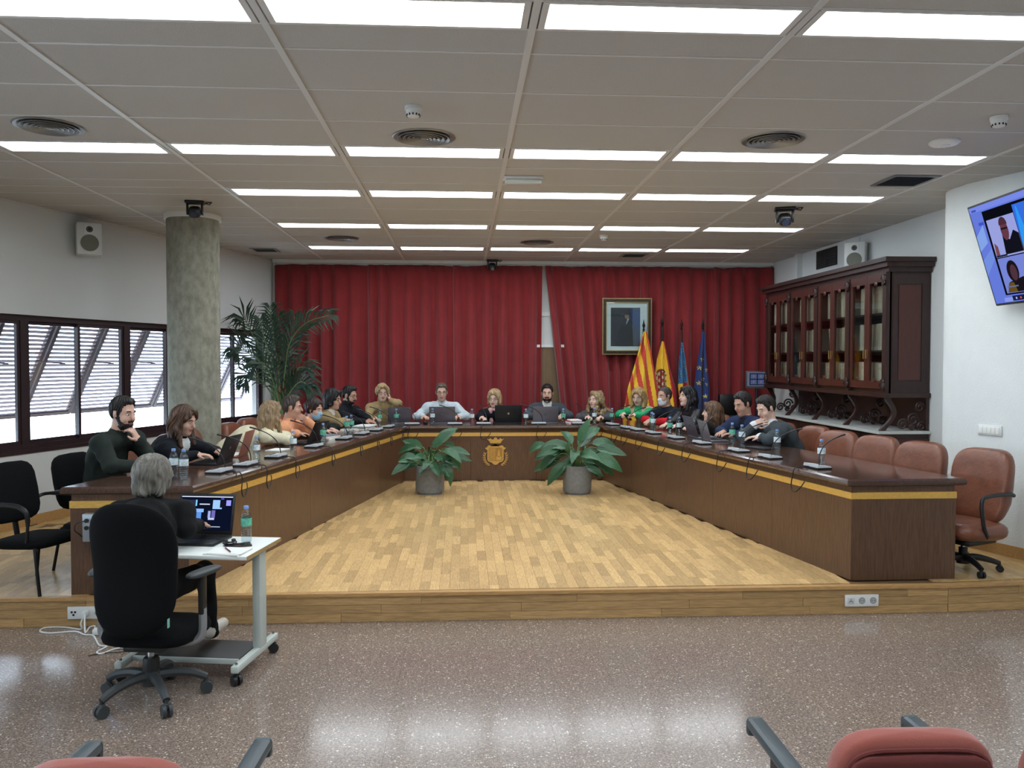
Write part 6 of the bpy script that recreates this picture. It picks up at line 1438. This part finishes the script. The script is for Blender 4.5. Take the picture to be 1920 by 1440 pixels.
P10 = person('woman with a blonde bob and glasses in black with a pale pink scarf', head_at(927, 748, 1, .02), edge=.02+.01, fwd=(-.05, -1), top=(24, 24, 32), skin='c', hair=(170, 144, 108), style='bob', fem=True, Ls=.48, yaw=-16, pitch=8, glasses=(40, 34, 34), scarf=(226, 178, 176), RH=dict(k='table', at=(.18, .20, .01)), LH=dict(k='table', at=(.12, .12, .025)))
sit(P10, 'brown leather chair behind the woman with the pink scarf', .03)
P11 = person('man with dark hair and beard in a grey suit with a white shirt', head_at(1026, 738, 1, -.02), edge=-.02+.01, fwd=(.10, -1), top=(66, 72, 78), topbump='cloth', skin='a', hair=(24, 20, 20), style='short', beard=True, Ls=.48, yaw=-14, pitch=6, inner=((216, 216, 214), .055, .24), collar=(216, 216, 214), RH=dict(k='table', at=(.18, .16, .025), wide=.13), LH=dict(k='table', at=(.18, .16, .025), wide=.13))
sit(P11, 'brown leather chair under the man in the grey suit')
P12 = person('woman with long curly fair hair in a grey tweed jacket', head_at(1117, 751, 1, .06), edge=.06+.01, fwd=(-.25, -1), top=(74, 74, 78), skin='c', hair=(142, 120, 88), style='curly', fem=True, Ls=.48, yaw=-36, pitch=0, inner=((26, 26, 30), .05, .25), RH=dict(k='table', at=(.10, .20), curl=.6), LH=dict(k='table', at=(.10, .20), curl=.6))
sit(P12, 'brown leather chair under the curly-haired woman', .03)
# --- right wing, from the back corner
P13 = person('woman with blonde hair in a green turtleneck and beige padded vest looking at her phone', head_at(1197, 744, 2, .10), edge=.18, fwd=nrm((-.62, -.80)), top=(196, 180, 148), topbump='cloth', skin='c', hair=(164, 134, 92), style='long', fem=True, Ls=.50, yaw=4, pitch=20, vest=(44, 158, 104), inner=((44, 158, 104), .055, .40), turtle=False, collar=(44, 158, 104), RH=dict(k='table', at=(.10, .26, .05), curl=.6), LH=dict(k='table', at=(.08, .27, .05), curl=.6), hairlen=.18)
sit(P13, 'brown leather chair under the woman in green', .14)
e = empty('phone', V(P13[1])+P13[2]*(P13[3]['arms'][1][1][1]+.07)+V(0, 0, .745+.085), rz_of(P13[2])); e.rotation_euler = (.6, 0, rz_of(P13[2])); tag(e, 'black phone held by the woman in green', 'phone'); MB().bevbox((0, 0, 0), (.074, .15, .009), .004).build('case', BLACKP, e); MB().bevbox((0, 0, .005), (.068, .144, .002), .0008).build('screen', M('dark phone glass', (16, 17, 20), .08), e)
P14 = person('man with receding grey hair and white face mask in a dark jacket with red sleeves', head_at(1246, 744, 2, .04), edge=.04+.01, fwd=nrm((-.90, -.45)), top=(22, 26, 36), topbump='cloth', skin='b', hair=(62, 54, 50), style='buzz', Ls=.48, yaw=2, pitch=6, mask=(206, 216, 222), sleeve=(184, 26, 36), RH=dict(k='table', at=(.05, .20), curl=.6), LH=dict(k='table', at=(.06, .20), curl=.6))
sit(P14, 'brown leather chair under the masked man')
P15 = person('woman with long black hair in a black leather jacket looking left', head_at(1289, 744, 2, -.02), edge=-.02+.01, fwd=nrm((-.95, -.30)), top=(26, 27, 30), topbump='leather', skin='c', hair=(20, 18, 22), style='long', fem=True, Ls=.48, yaw=-6, pitch=0, RH=dict(k='table', at=(.12, .22)), LH=dict(k='table', at=(.12, .22)), hairlen=.20)
sit(P15, 'brown leather chair under the black-haired woman')
P16 = person('woman with very long straight brown hair in a dark leather jacket, face turned away', head_at(1335, 774, 2, .02), edge=.06, fwd=nrm((-.97, .05)), top=(30, 34, 32), topbump='leather', skin='c', hair=(92, 66, 46), style='long', fem=True, Ls=.48, yaw=-14, pitch=0, RH=dict(k='table', at=(.10, .20, .025)), LH=dict(k='table', at=(.12, .20, .025)), hairlen=.36)
sit(P16, 'brown leather chair under the long-haired woman')
P17 = person('man with short dark hair in a navy blazer looking down', head_at(1393, 758, 2, .03), edge=.03+.01, fwd=nrm((-.93, -.30)), top=(34, 46, 76), topbump='cloth', skin='b', hair=(34, 28, 28), style='crop', Ls=.48, yaw=4, pitch=20, inner=((24, 24, 30), .05, .26), RH=dict(k='table', at=(.10, .17, .025)), LH=dict(k='table', at=(.10, .17, .025)), vx=.0072)
sit(P17, 'brown leather chair under the man in the navy blazer')
P18 = person('man in a charcoal jumper with white collar, hand at his mouth', head_at(1437, 766, 2, .05), edge=.05+.01, fwd=nrm((-.97, -.22)), top=(62, 69, 73), skin='c', hair=(36, 30, 28), style='short', Ls=.50, yaw=4, pitch=24, collar=(214, 214, 216), cuff=(214, 214, 216), RH=dict(k='mouth'), LH=dict(k='table', at=(.12, .15, .035), curl=.3), vx=NEAR)
sit(P18, 'brown leather chair under the man in the charcoal jumper')
watch(P18, -1, M('white watch', (210, 212, 214), .3), '')
# pen in the hand of the man in orange
hp = P4[3]['h']; R4 = rz_of(P4[2]); pw4 = V(P4[1])+rotz(R4) @ hp(-.02, .135, -.04); e = empty('pen', pw4, R4); tag(e, 'blue pen held at the mouth of the man in orange', 'pen'); MB().cyl((-.03, .0, .0), (.05, .05, .06), .004, n=8).build('barrel', M('blue pen', (70, 70, 150), .4), e); MB().cyl((.05, .05, .06), (.062, .058, .07), .0035, .001, n=8).build('tip', WHITEP, e)
# --- the note taker on the floor of the hall, seen from behind
hd = aty(287, 899, 4.86)
legs19 = {1: ((.26, .45, .53), (.30, .42, .226), (.25, 1, 0)), -1: ((.0, .47, .53), (.04, .40, .226), (.1, 1, 0))}
P19 = person('woman with short grey hair in black clothes working at the white cart, seen from behind', hd, nrm((-.04, 1)), z0=0, top=(8, 9, 11), skin='a', hair=(112, 108, 100), style='greybob', fem=True, Ls=.53, yaw=-10, pitch=12, legs=(10, 11, 13), shoes=(196, 190, 178), vx=.0060, turtle=True, bulk=1.26, neckdrop=.145, RH=dict(k='x', pos=(.24, .40, .825), dir=(-.1, .9, -.05), nrm=(0, 0, -1), curl=.4, pole=(.75, -.55, .0)), LH=dict(k='x', pos=(.03, .42, .825), dir=(.3, .9, -.05), nrm=(0, 0, -1), curl=.4, pole=(-.75, -.55, .0)), legpose=legs19)
